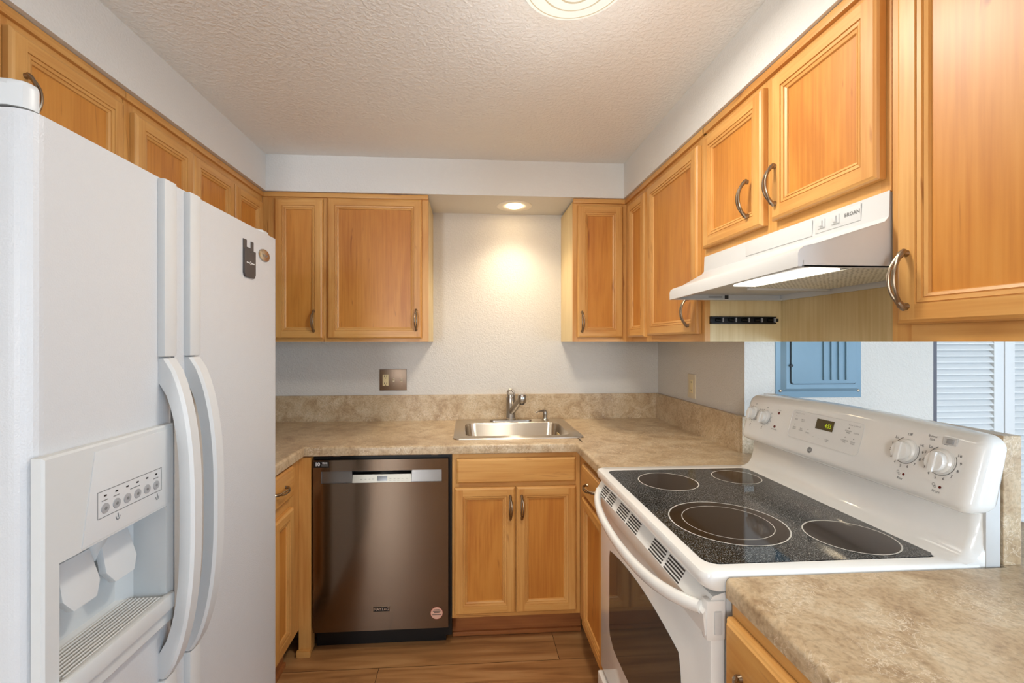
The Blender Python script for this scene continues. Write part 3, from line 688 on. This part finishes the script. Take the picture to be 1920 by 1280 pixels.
for k in range(9): b.box(XF - .058 + k * .0085, XF - .054 + k * .0085, HY0 + .012, HY1 - .012, IZ0 + .001, IZ0 + .006, 'whiteflat', .0015, 1)
b.box(XF + bz - .004, XF + bz + .012, HY0 - .012, HY1 + .012, IZ0 - .03, IZ0 + .006, 'whiteflat', .006); b.build('drip_tray', fdoor)
for yc, zc in ((.893, .925), (.990, .928)):
    b = MB(); Tp = lambda u, v, w, yc=yc, zc=zc: (XF - .040 + w - v * .25, yc + u, zc + v)
    b.prism([(-.036, .044), (.036, .044), (.042, -.020), (.026, -.046), (-.026, -.046), (-.042, -.020)], -.006, .008, 'white', Tp, bev=.005)
    b.box(XF - .060, XF - .046, yc - .020, yc + .020, zc + .034, IZ1 - .001, 'white', .003)
    b.build('dispenser_lever', fdoor)
b = MB(); b.lathe([(.030, 0), (.026, -.03), (.016, -.06), (.012, -.07)], lambda x, y, h: (XF - .062 + x, .955 + y, IZ1 + h - .001), 'whiteflat', 20); b.build('ice_chute', fdoor)
b = MB(); TP = FL(XF + bz)
b.prism([(.834, 1.008), (1.066, 1.008), (1.070, 1.176), (.862, 1.172)], 0, .0015, 'white', TP, bev=.001)
TQ = FL(XF + bz + .0016)
P = (.866, 1.037, 1.046, 1.096)
rect_ring(b, TQ, P, .0004, (P[0] + .0012, P[1] - .0012, P[2] + .0012, P[3] - .0012), .0004, ('greyp', 'greyp'))
for k in range(6):
    yc = .884 + k * .0272
    b.lathe([(.0095, 0), (.009, .0012), (.005, .0013)], lambda x, y, h, yc=yc: TQ(yc + x, 1.062 + y, h), 'grey', 20)
    b.lathe([(.003, .0013), (.003, .0018)], lambda x, y, h, yc=yc: TQ(yc + x, 1.062 + y, h), 'greyp', 12)
    b.prism([(yc - .003, 1.084), (yc + .003, 1.084), (yc + .003, 1.087), (yc - .003, 1.087)], 0, .0005, 'black', TQ)
    if k in (0, 1, 3, 5): b.prism([(yc - .008 - (k == 3) * .012, 1.0765), (yc + .006, 1.0765), (yc + .006, 1.078), (yc - .008 - (k == 3) * .012, 1.078)], 0, .0005, 'greyp', TQ)
for yc in (.914, 1.023):
    b.tube([TQ(yc - .005, 1.036, .0006), TQ(yc - .003, 1.031, .0006), TQ(yc, 1.029, .0006), TQ(yc + .003, 1.031, .0006), TQ(yc + .005, 1.036, .0006)], .0006, 'greyp', 6)
    b.tube([TQ(yc, 1.042, .0006), TQ(yc + .001, 1.036, .0006), TQ(yc, 1.033, .0006)], .0006, 'greyp', 6)
b.build('control_panel', fdoor)
b = MB()
b.prism([(-.80, .772), (-.745, .772), (-.728, .780), (-.722, .790), (-.722, .802), (-.74, .812), (-.85, .815), (-.85, .772)], 1.757, 1.803, 'white', lambda u, v, w: (u, v, w), bev=.012, seg=4)
b.prism([(-.80, .778), (-.745, .778), (-.735, .783), (-.733, .80), (-.85, .808), (-.85, .778)], 1.735, 1.757, 'dark', lambda u, v, w: (u, v, w)); b.build('hinge_cover', root)
b = MB(); b.prism([(-.85, 1.60), (-.74, 1.60), (-.722, 1.62), (-.722, 1.66), (-.735, 1.675), (-.85, 1.675)], 1.735, 1.768, 'white', lambda u, v, w: (u, v, w), bev=.01, seg=3); b.build('hinge_cover', root)
b = MB(); Te = lambda x, y, h: TF(1.574 + x * 1.0, 1.668 + y * .52, h)
b.lathe([(.040, .0002), (.040, .003), (.036, .0045)], Te, 'silver', 36)
b.tube([Te(-.02 + .04 * t / 12, .010 * sin(t * 1.3) - .004, .0048) for t in range(13)], .0007, 'greyp', 6); b.build('logo_badge', rdoor)
root = thing('phone_card_wallet', (XF + .001, 1.466, 1.57), 'dark grey phone card wallet stuck on the upper fridge door', 'card wallet')
b = MB(); TW = FL(XF + .0006)
b.prism([(1.432, 1.590), (1.438, 1.578), (1.496, 1.578), (1.502, 1.590), (1.502, 1.665), (1.4975, 1.665), (1.4975, 1.694), (1.481, 1.694), (1.481, 1.672), (1.453, 1.672), (1.453, 1.694), (1.432, 1.694)], 0, .002, 'charcoal', TW); b.build('back_flap', root)
b = MB(); b.prism([(1.432, 1.588), (1.440, 1.577), (1.496, 1.577), (1.504, 1.588), (1.504, 1.664), (1.482, 1.662), (1.468, 1.656), (1.454, 1.662), (1.432, 1.664)], .002, .006, 'charcoal', TW, bev=.001)
b.prism([(1.444, 1.621), (1.464, 1.621), (1.464, 1.624), (1.444, 1.624)], .006, .0064, 'louver', TW); b.prism([(1.474, 1.621), (1.496, 1.621), (1.496, 1.624), (1.474, 1.624)], .006, .0064, 'louver', TW)
b.ringflat(.004, .0055, lambda x, y, h: TW(1.469 + x, 1.6225 + y, .0063), 'louver', 20); b.build('pocket', root)
# ------------------------------------------------------------------ range
root = thing('electric_range', (.78, 1.215, 0), 'white electric range with black glass cooktop and raised control panel', 'range')
RY0, RY1 = .845, 1.592
b = MB(); b.box(.505, 1.085, RY0 + .003, RY1 - .003, .05, .885, 'white'); b.box(.56, 1.06, RY0 + .02, RY1 - .02, 0, .05, 'black'); b.box(1.055, 1.088, RY0, RY1 + .0, .885, 1.17, 'white', .004); b.build('body', root)
b = MB(); ZR = .919
def RL(x0, x1, y0, y1, r, zz): return [(p[0], p[1], zz) for p in rrect(x0, x1, y0, y1, r, 6)]
loft(b, [RL(.470, 1.06, RY0, RY1, .02, .884), RL(.460, 1.06, RY0 - .0005, RY1 + .0005, .022, .890), RL(.456, 1.06, RY0 - .001, RY1 + .001, .022, .908), RL(.460, 1.06, RY0 + .002, RY1 - .002, .02, .917), RL(.468, 1.056, RY0 + .008, RY1 - .008, .02, .920), RL(.484, 1.0, .880, 1.548, .03, .919)], 'enamel', False)
b.build('cooktop_frame', root, 45, recalc=False)
# backguard apron: smooth concave rise
b = MB(); prof = [(.985, .9185), (1.0, .921), (1.018, .930), (1.030, .948), (1.038, .975), (1.042, 1.02), (1.06, 1.03), (1.06, .9)]
ys = [RY0 + .002, RY0 + .012, RY0 + .022, RY1 - .022, RY1 - .012, RY1 - .002]; sh = [.03, .006, 0, 0, .006, .03]
rows = [[(min(1.06, x + s_), y, zz) for x, zz in prof] for y, s_ in zip(ys, sh)]
k = len(prof); b.add([v for r in rows for v in r], [(i * k + j, i * k + (j + 1) % k, (i + 1) * k + (j + 1) % k, (i + 1) * k + j) for i in range(len(ys) - 1) for j in range(k)] + [tuple(range(k)), tuple((len(ys) - 1) * k + j for j in range(k))], 'enamel')
b.build('backguard', root, 40)
b = MB(); gl = [(p[0], p[1], .9196) for p in rrect(.484, .998, .882, 1.546, .035, 8)]
b.add(gl + [(p[0], p[1], .916) for p in gl], [tuple(range(len(gl)))] + [(i, (i + 1) % len(gl), len(gl) + (i + 1) % len(gl), len(gl) + i) for i in range(len(gl))], 'glass')
g = b.build('glass_cooktop', root)
burn = [(.644, 1.412, .092, None), (.893, 1.442, .075, None), (.648, 1.087, .137, .105), (.885, .985, .092, None)]
for x, y, r, r2 in burn:
    b = MB(); Tb = lambda u, v, h, x=x, y=y: (x + u, y + v, .9199 + h)
    b.lathe([(r, 0), (r, .0002)], Tb, 'burner', 48); b.ringflat(r - .002, r + .0012, Tb, 'ring', 64, h=.0004)
    if r2: b.ringflat(r2 - .0013, r2 + .0004, Tb, 'ring', 64, h=.0004)
    b.build('burner', g, recalc=False)
# control panel: rounded leaning box
b = MB()
CPT = lambda x, y, z: (x + max(0, z - 1.02) * .30, y, z)
bm = bmesh.new(); bmesh.ops.create_cube(bm, size=1)
for v in bm.verts: v.co = (1.038 + v.co.x * .076, (RY0 + RY1) / 2 + v.co.y * (RY1 - RY0 + .022), 1.098 + v.co.z * .160)
bmesh.ops.bevel(bm, geom=list(bm.edges), offset=.027, segments=6, affect='EDGES', profile=.5)
bmesh.ops.subdivide_edges(bm, edges=[e for e in bm.edges if abs(e.verts[0].co.y - e.verts[1].co.y) > .3], cuts=10)
for v in bm.verts:
    if v.co.z > 1.12:
        t = (v.co.y - (RY0 + RY1) / 2) / .38; v.co.z += .013 * (1 - t * t) + .001
    x = v.co.x; zz = v.co.z; v.co.x = x + (zz - 1.02) * .28
    v.co.x = min(v.co.x, 1.0879)
b.addbm(bm, 'enamel'); cp = b.build('control_panel', root, 60)
XCP = 1.0
def TC(u, v, w=0): return (1.0 + (v - 1.02) * .28 - w, u, v)        # panel front, u=Y, v=Z
# mirrored u so that lettering reads left to right (left = larger Y)
def TT(yc, zc): return lambda x, y, h: TC(yc - x, zc + y, .0006)
knobs = [(1.548, 1.118), (1.486, 1.114), (.986, 1.118), (.906, 1.114)]
for j, (yc, zc) in enumerate(knobs):
    R = .026 if j > 1 else .0225
    b = MB(); Tk = lambda x, y, h, yc=yc, zc=zc: TC(yc + x, zc + y, h)
    b.lathe([(R, .001), (R, .007), (R - .003, .0105)], Tk, 'enamel', 36)
    # grip
    n = 20; r = R * .80
    for sgn in (-1, 1): pass
    b.prism([(r * cos(2 * pi * i / n) * .95, r * sin(2 * pi * i / n)) for i in range(n)], .010, .021, 'enamel', Tk, bev=.003)
    b.prism([(-.0055, -r * 1.02), (.0055, -r * 1.02), (.0055, r * 1.02), (-.0055, r * 1.02)], .021, .0255, 'enamel', Tk, bev=.002)
    b.build('knob', cp)
for j, (yc, zc) in enumerate(knobs):
    b = MB()
    R = .030 if j > 1 else .026
    Tr = lambda x, y, h, yc=yc, zc=zc: TC(yc - x, zc + y, .0006)
    b.ringflat(R - .0005, R + .0005, Tr, 'dark', 48, radians(-245 + 0), radians(30))
    fs = .0085 if j > 1 else .0055
    rr = R + (.007 if j > 1 else .005)
    lab = ['Lo', '1', '2', '3', '4', '5', '6', '7', '8', '9', 'Hi']
    for k, t in enumerate(lab):
        a = radians(138 + k * (252 / 10)); b.text(t, fs, TT(yc - rr * 1.02 * cos(a), zc + rr * sin(a)), 'dark')
    b.text('Off', fs, TT(yc, zc + rr), 'dark')
    b.build('dial_marking', cp, recalc=False)
for yc, zc, wd in ((.984, 1.064, 'Rear'), (.902, 1.060, 'Front')):
    b = MB(); b.text(wd, .0075, TT(yc, zc - .0105), 'greyp')
    b.ringflat(.0025, .0032, lambda x, y, h: TC(yc + .008 - x, zc + y + .003, .0006), 'greyp', 16); b.ringflat(.002, .0026, lambda x, y, h: TC(yc + .004 - x, zc + y - .001, .0006), 'greyp', 16)
    b.lathe([(.0028, .0003), (.0028, .0009)], lambda x, y, h: TC(yc - .006 + x, zc + y, h), 'red', 12)
    b.build('burner_marking', cp, recalc=False)
for yc in (1.553, 1.49):
    b = MB(); b.lathe([(.0012, .0003), (.0012, .0009)], lambda x, y, h: TC(yc + x, 1.078 + y, h), 'dark', 8); b.ringflat(.002, .0026, lambda x, y, h: TC(yc + .001 - x, 1.073 + y, .0006), 'greyp', 14); b.build('burner_marking', cp, recalc=False)
b = MB(); b.text('Burner\nSize', .007, TT(.935, 1.158), 'greyp'); b.build('switch_marking', cp, recalc=False)
for yc, zc, wd in ((1.425, 1.135, 'Surface'), (1.43, 1.09, 'Hot Surface')):
    b = MB(); b.lathe([(.0045, .0003), (.0042, .0015)], lambda x, y, h: TC(yc + x, zc + y, h), 'red', 14); b.text(wd, .0052, TT(yc, zc + (.010 if wd == 'Surface' else -.009)), 'greyp'); b.build('indicator_light', cp, recalc=False)
b = MB(); b.prism([(.884, 1.150), (.912, 1.150), (.912, 1.166), (.884, 1.166)], 0, .0025, 'white', TC, bev=.001); b.prism([(.889, 1.153), (.902, 1.153), (.902, 1.163), (.889, 1.163)], .0025, .0065, 'grey', TC, bev=.002); b.build('burner_size_switch', cp)
# keypad
b = MB(); K = (1.106, 1.366, 1.072, 1.158)
kp = [(p[0], p[1]) for p in rrect(K[0], K[1], K[2], K[3], .012, 5)]
n = len(kp); cx, cz = (K[0] + K[1]) / 2, (K[2] + K[3]) / 2
def sc(p, d): return (cx + (p[0] - cx) * (1 - d / .13), cz + (p[1] - cz) * (1 - d / .043))
loft(b, [[TC(*p, .0002) for p in kp], [TC(*sc(p, -.0004), .0014) for p in kp], [TC(*sc(p, .0012), .0016) for p in kp], [TC(*sc(p, .002), .0006) for p in kp]], 'keypad')
b.text('Oven Controls', .0062, TT(1.335, 1.149), 'greyp', bold=0); b.text('Timer Controls', .0062, TT(1.135, 1.147), 'greyp')
for yc, zc, t in ((1.343, 1.130, 'BAKE'), (1.315, 1.130, 'BROIL\nHI/LO'), (1.343, 1.103, 'OVEN\nLIGHT'), (1.315, 1.103, 'SELF\nCLEAN'), (1.287, 1.098, 'START'), (1.262, 1.092, '+'), (1.240, 1.092, '-'), (1.212, 1.090, 'CLEAR\nOFF'), (1.150, 1.128, 'KITCHEN\nTIMER'), (1.124, 1.128, 'CLOCK'), (1.155, 1.102, 'COOKING\nTIME'), (1.128, 1.102, 'DELAY\nSTART')):
    b.text(t, .0048, lambda x, y, h, yc=yc, zc=zc: TC(yc - x, zc + y, .0012), 'greyp')
for yc, zc in ((1.345, 1.140), (1.345, 1.114), (1.287, 1.108), (1.150, 1.138), (1.155, 1.113), (1.128, 1.113)): b.lathe([(.0011, .0006), (.0011, .0013)], lambda x, y, h: TC(yc + x, zc + y, h), 'dark', 8)
b.build('keypad', cp, recalc=False)
b = MB(); b.prism([(1.200, 1.117), (1.262, 1.117), (1.262, 1.146), (1.200, 1.146)], .0012, .0022, 'disp', TC)
b.text('4:55', .017, lambda x, y, h: TC(1.217 - x * .8, 1.130 + y, .0025), 'digit', bold=.0002); b.build('clock_display', cp)
b = MB(); b.lathe([(.0085, .0003), (.0085, .001)], lambda x, y, h: TC(1.263 + x, 1.052 + y, h), 'greyp', 24); b.ringflat(.006, .0068, lambda x, y, h: TC(1.263 + x, 1.052 + y, .0013), 'louver', 20)
b.text('GE', .0075, lambda x, y, h: TC(1.263 - x, 1.052 + y, .0014), 'louver'); b.build('logo_badge', cp)
# oven door
TO = FRt(.505)
b = MB(); b.box(.474, .504, RY0 + .004, RY1 - .004, .205, .790, 'enamel', .006)
b.build('oven_door', root); od = [o for o in root.children if o.name.startswith('oven_door')][0]
b = MB(); wp = []
for i in range(13):
    t = i / 12; wp.append((.985 + (1.478 - .985) * t, .640 + .055 * sin(pi * (.15 + .70 * t)) ** .8 + (0)))
wpp = [(.972, .42), (.972, .598), (.9735, .622), (.977, .642), (.981, .657)] + wp + [(1.484, .645), (1.486, .41), (1.478, .385), (1.44, .362), (1.40, .358), (1.06, .358), (1.01, .365), (.985, .385)]
b.prism(wpp, 0, .0012, 'oven', FRt(.474)); b.build('oven_window', od, recalc=True)
# upper door trim with vents and bar handle
b = MB()
vt = [(.476, .790), (.462, .797), (.458, .838), (.478, .872), (.504, .880), (.504, .790)]
ys = [RY0 + .004, RY1 - .002]
b.add([(x, y, zz) for y in ys for x, zz in vt], [(i, (i + 1) % 6, 6 + (i + 1) % 6, 6 + i) for i in range(6)] + [tuple(range(6)), tuple(range(6, 12))], 'enamel')
b.build('vent_trim', od)
b = MB(); VTs = lambda y, s_, h=.0005: (.458 + .020 * s_ - h * .86, y, .838 + .034 * s_ + h * .5)
for g0, g1 in ((1.545, 1.415), (1.375, 1.205), (1.12, .955)):
    b = MB()
    mid = (g0 + g1) / 2
    for a, c in ((g0, mid + .006), (mid - .006, g1)):
        for k in range(5):
            s0 = .05 + k * .19
            b.add([VTs(a, s0), VTs(c, s0), VTs(c, s0 + .10), VTs(a, s0 + .10)], [(0, 1, 2, 3)], 'dark')
    b.build('vent', od, recalc=False)
b = MB(); pts = []; rad = []
for i in range(29):
    t = -1 + 2 * i / 28; y = 1.219 + t * .352; q = (1 - abs(t) ** 5)
    q2 = 1 - t * t
    pts.append((.463 - .030 * q - .016 * q2, y, .842 - .038 * q2)); rad.append((.013 + .003 * q, .0115))
b.tube(pts, rad, 'enamel', 16, up=(0, 0, 1)); b.build('handle', od, 50)
b = MB(); b.box(.463, .5035, RY0 - .001, RY0 + .022, .786, .866, 'enamel', .007); b.box(.478, .494, RY0 - .004, RY0 + .002, .80, .846, 'white', .003); b.build('end_cap', od)
b = MB(); b.box(.462, .504, RY0 + .004, RY1 - .004, .06, .190, 'enamel', .008); b.build('storage_drawer', root)
# ------------------------------------------------------------------ range hood
HYN, HYF = .832, 1.532
root = thing('range_hood', (.95, 1.18, 1.52), 'white under-cabinet range hood with light lens and mesh filter', 'range hood')
def hx(y, xn, xf): t = (y - HYN) / (HYF - HYN); return xn + (xf - xn) * t
b = MB(); hz0, hz1, hlip = 1.521, 1.674, 1.560
XB = .832; XBK = 1.116
def prow(y, o=0):
    lx = hx(y, .641, .705)
    return [(XBK, y, hz1), (XB, y, hz1), (XB - .002, y, 1.622), (XB - .010, y, 1.612), (lx + .035, y, hlip + .006), (lx + .012, y, hlip + .001), (lx + .003, y, hlip - .006), (lx, y, hlip - .014), (lx, y, hz0), (lx + .012, y, hz0), (lx + .012, y, hz0 + .012)]
R0, R1 = prow(HYN), prow(HYF); k = len(R0)
b.add(R0 + R1, [(i, i + 1, k + i + 1, k + i) for i in range(k - 1)], 'white')
b.build('canopy', root, 30, recalc=False)
cn = [o for o in root.children if o.name.startswith('canopy')][0]
b = MB()
for yy, s_ in ((HYN + .002, 1), (HYF - .002, -1)):
    R = prow(yy); outer = R[:9]; P2 = [(p[0], p[1], p[2]) for p in outer] + [(XBK, yy, hz0)]
    b.add(P2, [tuple(range(len(P2)))], 'white')
    lx = hx(yy, .641, .705)
    b.box(lx + .01, XBK, min(yy, yy + s_ * .012), max(yy, yy + s_ * .012), hz0, hz0 + .003, 'white')
b.box(XBK - .004, XBK, HYN + .003, HYF - .003, hz0, hz1, 'white')
b.build('side_panel', root, recalc=False)
b = MB(); hd = 1.540
lx0, lx1 = hx(HYN, .641, .705) + .012, hx(HYF, .641, .705) + .012
b.add([(lx0, HYN + .004, hd), (XBK - .005, HYN + .004, hd), (XBK - .005, HYF - .004, hd), (lx1, HYF - .004, hd)], [(0, 1, 2, 3)], 'white')
b.build('inner_pan', root, recalc=False)
b = MB(); b.box(.766, .832, .95, 1.25, hd - .006, hd - .001, 'hoodlens', .002); b.build('light_lens', root)
b = MB(); b.box(.848, 1.105, .86, 1.30, hd - .004, hd - .002, 'mesh')
b.box(.846, 1.107, 1.30, 1.312, hd - .010, hd - .001, 'white', .001); b.build('mesh_filter', root)
TH = FRt(.832)
b = MB()
TH2 = lambda u, v, w=0: (.8305 - w, u, v)
P = (1.030, 1.290, 1.630, 1.668)
b.prism([(P[0], P[2]), (P[1], P[2]), (P[1], P[3]), (P[0], P[3])], 0, .0022, 'white', TH2, bev=.001)
b.build('blank_cover', root)
b = MB(); b.prism([(.895, 1.632), (1.020, 1.632), (1.020, 1.668), (.895, 1.668)], 0, .0016, 'white', TH2, bev=.0008)
b.text('BROAN', .0115, lambda x, y, h: TH2(.916 - x, 1.652 + y, .002), 'greyp', bold=.0003); b.build('switch_plate', root); sp = [o for o in root.children if o.name.startswith('switch_plate')][0]
for yc in (1.000, .960):
    b = MB(); b.prism([(yc - .011, 1.641), (yc + .011, 1.641), (yc + .011, 1.661), (yc - .011, 1.661)], .0016, .004, 'white', TH2, bev=.001)
    b.prism([(yc - .006, 1.645), (yc + .003, 1.645), (yc + .003, 1.658), (yc - .006, 1.658)], .004, .008, 'white', TH2, bev=.002); b.build('rocker_switch', sp)
b = MB(); b.box(.905, .917, HYF - .006, HYF - .003, 1.525, 1.538, 'dark'); 
for zz in (1.534, 1.530): b.box(.845, .895, HYF - .005, HYF - .0035, zz, zz + .001, 'greyp')
b.build('rating_label', root)
# ------------------------------------------------------------------ hook rail on the cabinet side
root = thing('hook_rail', (.96, 1.53, 1.44), 'black plastic rail with clips on pale cabinet side under the hood', 'rail')
TG = FB(1.5345)
b = MB(); b.prism([(.852, 1.437), (1.092, 1.437), (1.092, 1.463), (.852, 1.463)], 0, .005, 'black', TG, bev=.0015)
b.prism([(1.092, 1.445), (1.106, 1.445), (1.106, 1.456), (1.092, 1.456)], 0, .004, 'black', TG)
b.prism([(.852, 1.4375), (1.092, 1.4375), (1.092, 1.442), (.852, 1.442)], .005, .013, 'black', TG, bev=.001); b.prism([(.852, 1.459), (1.092, 1.459), (1.092, 1.463), (.852, 1.463)], .005, .013, 'black', TG, bev=.001)
b.build('rail_body', root)
for k in range(5):
    b = MB(); u = .858 + k * .048
    b.tube([TG(u + .012, 1.451, .007), TG(u + .030, 1.451, .007)], .0055, 'blackg', 12); b.prism([(u + .037, 1.443), (u + .040, 1.443), (u + .040, 1.459), (u + .037, 1.459)], .005, .012, 'grey', TG)
    b.build('clip', root)
# ------------------------------------------------------------------ wall plates
root = thing('switch_plate', (-.443, YW, 1.09), 'three-gang bronze-toned wall plate with outlet and two toggle switches', 'switch plate')
TWl = FB(YW)
b = MB(); b.prism([(-.522, 1.089), (-.366, 1.089), (-.366, 1.213), (-.522, 1.213)], 0, .006, 'bronze', TWl, bev=.004); b.build('cover', root)
b = MB(); b.prism([(-.5035, 1.117), (-.470, 1.117), (-.470, 1.183), (-.5035, 1.183)], .006, .0085, 'ivory', TWl, bev=.001)
for zc in (1.168, 1.125 + .002):
    for du in (-.0065, .0065): b.prism([(-.4867 + du - .0016, zc), (-.4867 + du + .0016, zc), (-.4867 + du + .0016, zc + .009), (-.4867 + du - .0016, zc + .009)], .0085, .0088, 'dark', TWl)
    b.lathe([(.0028, .0085), (.0028, .0089)], lambda x, y, h: TWl(-.4867 + x, zc - .006 + y, h), 'dark', 12)
b.prism([(-.491, 1.147), (-.482, 1.147), (-.482, 1.154), (-.491, 1.154)], .0085, .0095, 'ivory', TWl); b.build('outlet', root)
for u, s_ in ((-.4405, 1), (-.3945, -1)):
    b = MB(); b.prism([(u - .005, 1.139), (u + .005, 1.139), (u + .005, 1.163), (u - .005, 1.163)], .006, .0065, 'almond', TWl)
    b.tube([TWl(u, 1.151, .004), TWl(u, 1.151 + s_ * .008, .018)], [.0048, .0038], 'almond', 10); b.build('toggle_switch', root)
for u in (-.4867, -.4405, -.3945):
    for zc in ((1.104, 1.198) if u < -.48 else (1.121, 1.181)):
        b = MB(); b.lathe([(.003, .006), (.0025, .0072)], lambda x, y, h: TWl(u + x, zc + y, h), 'nickel', 12); b.build('screw', root)
root = thing('outlet_plate', (XR, 2.228, 1.082), 'almond duplex outlet plate on the wall right of the sink', 'outlet')
TWr = FRt(XR)
b = MB(); b.prism([(2.190, 1.083), (2.266, 1.083), (2.266, 1.207), (2.190, 1.207)], 0, .006, 'almond', TWr, bev=.003); b.build('cover', root)
b = MB(); b.prism([(2.211, 1.112), (2.245, 1.112), (2.245, 1.178), (2.211, 1.178)], .006, .008, 'ivory', TWr, bev=.001)
for zc in (1.166, 1.124):
    for du in (-.0065, .0065): b.prism([(2.228 + du - .0014, zc - .004), (2.228 + du + .0014, zc - .004), (2.228 + du + .0014, zc + .005), (2.228 + du - .0014, zc + .005)], .008, .0084, 'dark', TWr)
b.build('receptacle', root)
# ------------------------------------------------------------------ lamps
root = thing('recessed_light', (.250, 2.480, ZS), 'small lit recessed can light over the kitchen sink', 'light')
Td = lambda x, y, h: (.250 + x, 2.480 + y, ZS - h)
b = MB(); b.lathe([(.098, 0), (.097, .003), (.088, .006), (.050, .003), (.046, .002), (.02, .0015)], Td, 'trimring', 40, False); b.build('trim_ring', root)
b = MB(); b.lathe([(.046, .003), (.040, .009), (.025, .012), (.004, .013)], lambda x, y, h: Td(x, y - .012, h), 'can', 32); b.build('bulb', root)
l = bpy.data.lights.new('recessed_bulb_light', 'SPOT'); l.energy = 25; l.color = (1.0, .84, .60); l.spot_size = radians(128); l.spot_blend = 1; l.shadow_soft_size = .09
o = bpy.data.objects.new('recessed_bulb_light', l); COL.objects.link(o); o.location = (.250, 2.440, ZS - .02)
CLX, CLY = .272, 1.128
root = thing('ceiling_light', (CLX, CLY, ZC), 'round ribbed white glass flush ceiling light, lit, at top edge', 'ceiling light')
Tc = lambda x, y, h: (CLX + x, CLY + y, ZC - h)
b = MB(); b.lathe([(.134, 0), (.136, .006), (.130, .008)], Tc, 'trimring', 48); b.build('base', root)
b = MB()
LP = [(.138, .006), (.140, .016), (.134, .021), (.128, .0215), (.126, .020), (.118, .025), (.104, .029), (.088, .030), (.085, .0275), (.080, .033), (.062, .040), (.046, .041), (.043, .038), (.038, .042), (.020, .046), (.004, .047)]
for a, c in zip(LP[:-1], LP[1:]): b.lathe([a, c], Tc, 'lensrib' if (a[0], c[0]) in ((.128, .126), (.088, .085), (.046, .043)) else 'lens', 64, False)
b.build('glass_shade', root, 20)
l = bpy.data.lights.new('ceiling_bulb_light', 'AREA'); l.shape = 'DISK'; l.size = .25; l.energy = 8; l.color = (1.0, .95, .86)
o = bpy.data.objects.new('ceiling_bulb_light', l); COL.objects.link(o); o.location = (CLX, CLY, ZC - .056)
l = bpy.data.lights.new('ceiling_fill', 'POINT'); l.shadow_soft_size = .18; l.energy = 2.4; l.color = (1.0, .99, .96)  # added fill light in open air under the fixture, brightens the ceiling
o = bpy.data.objects.new('ceiling_fill', l); COL.objects.link(o); o.location = (CLX, CLY, ZC - .30)
# ------------------------------------------------------------------ electrical panel and louvred closet doors
root = thing('electrical_panel', (1.467, YE, 1.14), 'blue-grey metal breaker panel on the textured wall behind the range', 'electrical panel')
TE = FB(YE); EP = (1.278, 1.657, 1.139, 1.66)
b = MB(); b.prism([(EP[0], EP[2]), (EP[1], EP[2]), (EP[1], EP[3]), (EP[0], EP[3])], 0, .003, 'blue', TE, bev=.001)
rect_ring(b, TE, (1.300, 1.640, 1.165, 1.64), .003, (1.316, 1.628, 1.178, 1.63), .016, ('blue', 'blue'))
b.add([TE(1.316, 1.178, .016), TE(1.628, 1.178, .016), TE(1.628, 1.63, .016), TE(1.316, 1.63, .016)], [(0, 1, 2, 3)], 'blue'); b.build('cover', root, recalc=False)
b = MB(); b.prism([(p[0], p[1]) for p in rrect(1.331, 1.622, 1.196, 1.61, .012, 5)], .0162, .0175, 'bluedark', TE); b.prism([(p[0], p[1]) for p in rrect(1.335, 1.620, 1.199, 1.608, .012, 5)], .0175, .022, 'blue', TE, bev=.001)
rect_ring(b, TE, (1.346, 1.612, 1.208, 1.60), .022, (1.350, 1.608, 1.212, 1.596), .0205, ('blue', 'blue'))
for k in range(4): b.prism([(1.470 + k * .033, 1.214), (1.479 + k * .033, 1.214), (1.479 + k * .033, 1.59), (1.470 + k * .033, 1.59)], .022, .029, 'blue', TE, bev=.003)
b.build('panel_door', root); pd = [o for o in root.children if o.name.startswith('panel_door')][0]
b = MB(); b.lathe([(.006, .018), (.006, .026)], lambda x, y, h: TE(1.333 + x, 1.275 + y, h), 'bluedark', 10); b.build('latch', pd)
for u in (1.298, 1.644):
    b = MB(); b.lathe([(.006, .003), (.0055, .006), (.003, .007)], lambda x, y, h: TE(u + x, 1.168 + y, h), 'nickel', 14); b.build('screw', root)
def louver_door(name, u0, u1, Y):
    T = FB(Y); b = MB(); sw = .052
    for a, c in ((u0, u0 + sw), (u1 - sw, u1)): b.prism([(a, .02), (c, .02), (c, 2.06), (a, 2.06)], 0, .028, 'louver', T, bev=.003)
    for d, e in ((.02, .14), (1.0, 1.08) if False else (.02, .14), (1.98, 2.06)): b.prism([(u0 + sw, d), (u1 - sw, d), (u1 - sw, e), (u0 + sw, e)], .002, .026, 'louver', T)
    v = .15
    while v < 1.97:
        P = [(.004, v), (.026, v - .014), (.026, v - .009), (.004, v + .018)]
        b.add([T(u, p[1] + .012, p[0]) for u in (u0 + sw - .002, u1 - sw + .002) for p in P], [(0, 1, 5, 4), (1, 2, 6, 5), (2, 3, 7, 6), (3, 0, 4, 7)], 'louver'); v += .0296
    return struct(b.build(name, recalc=False))
louver_door('door_1', 2.14, 2.594, 2.03); louver_door('door_2', 2.600, 3.05, 2.03); louver_door('door_3', 3.056, 3.51, 2.03)
slab('trim_2', 3.515, 3.60, 1.97, 2.07, 0, ZC, 'louver'); slab('trim_3', 2.0, 3.515, 1.98, 2.06, 2.07, ZC, 'wall'); slab('wall_east_return', 3.60, 4.2, 1.97, 2.07, 0, ZC, 'wall'); slab('gap_shadow_strip', 1.9895, 2.006, 1.79, 1.80, 0, 2.07, 'gapshadow')  # thin dark strip paints in the shadow gap at the wall end
slab('trim_4', 1.995, 2.13, 2.0, 2.04, 0, 2.07, 'louver')
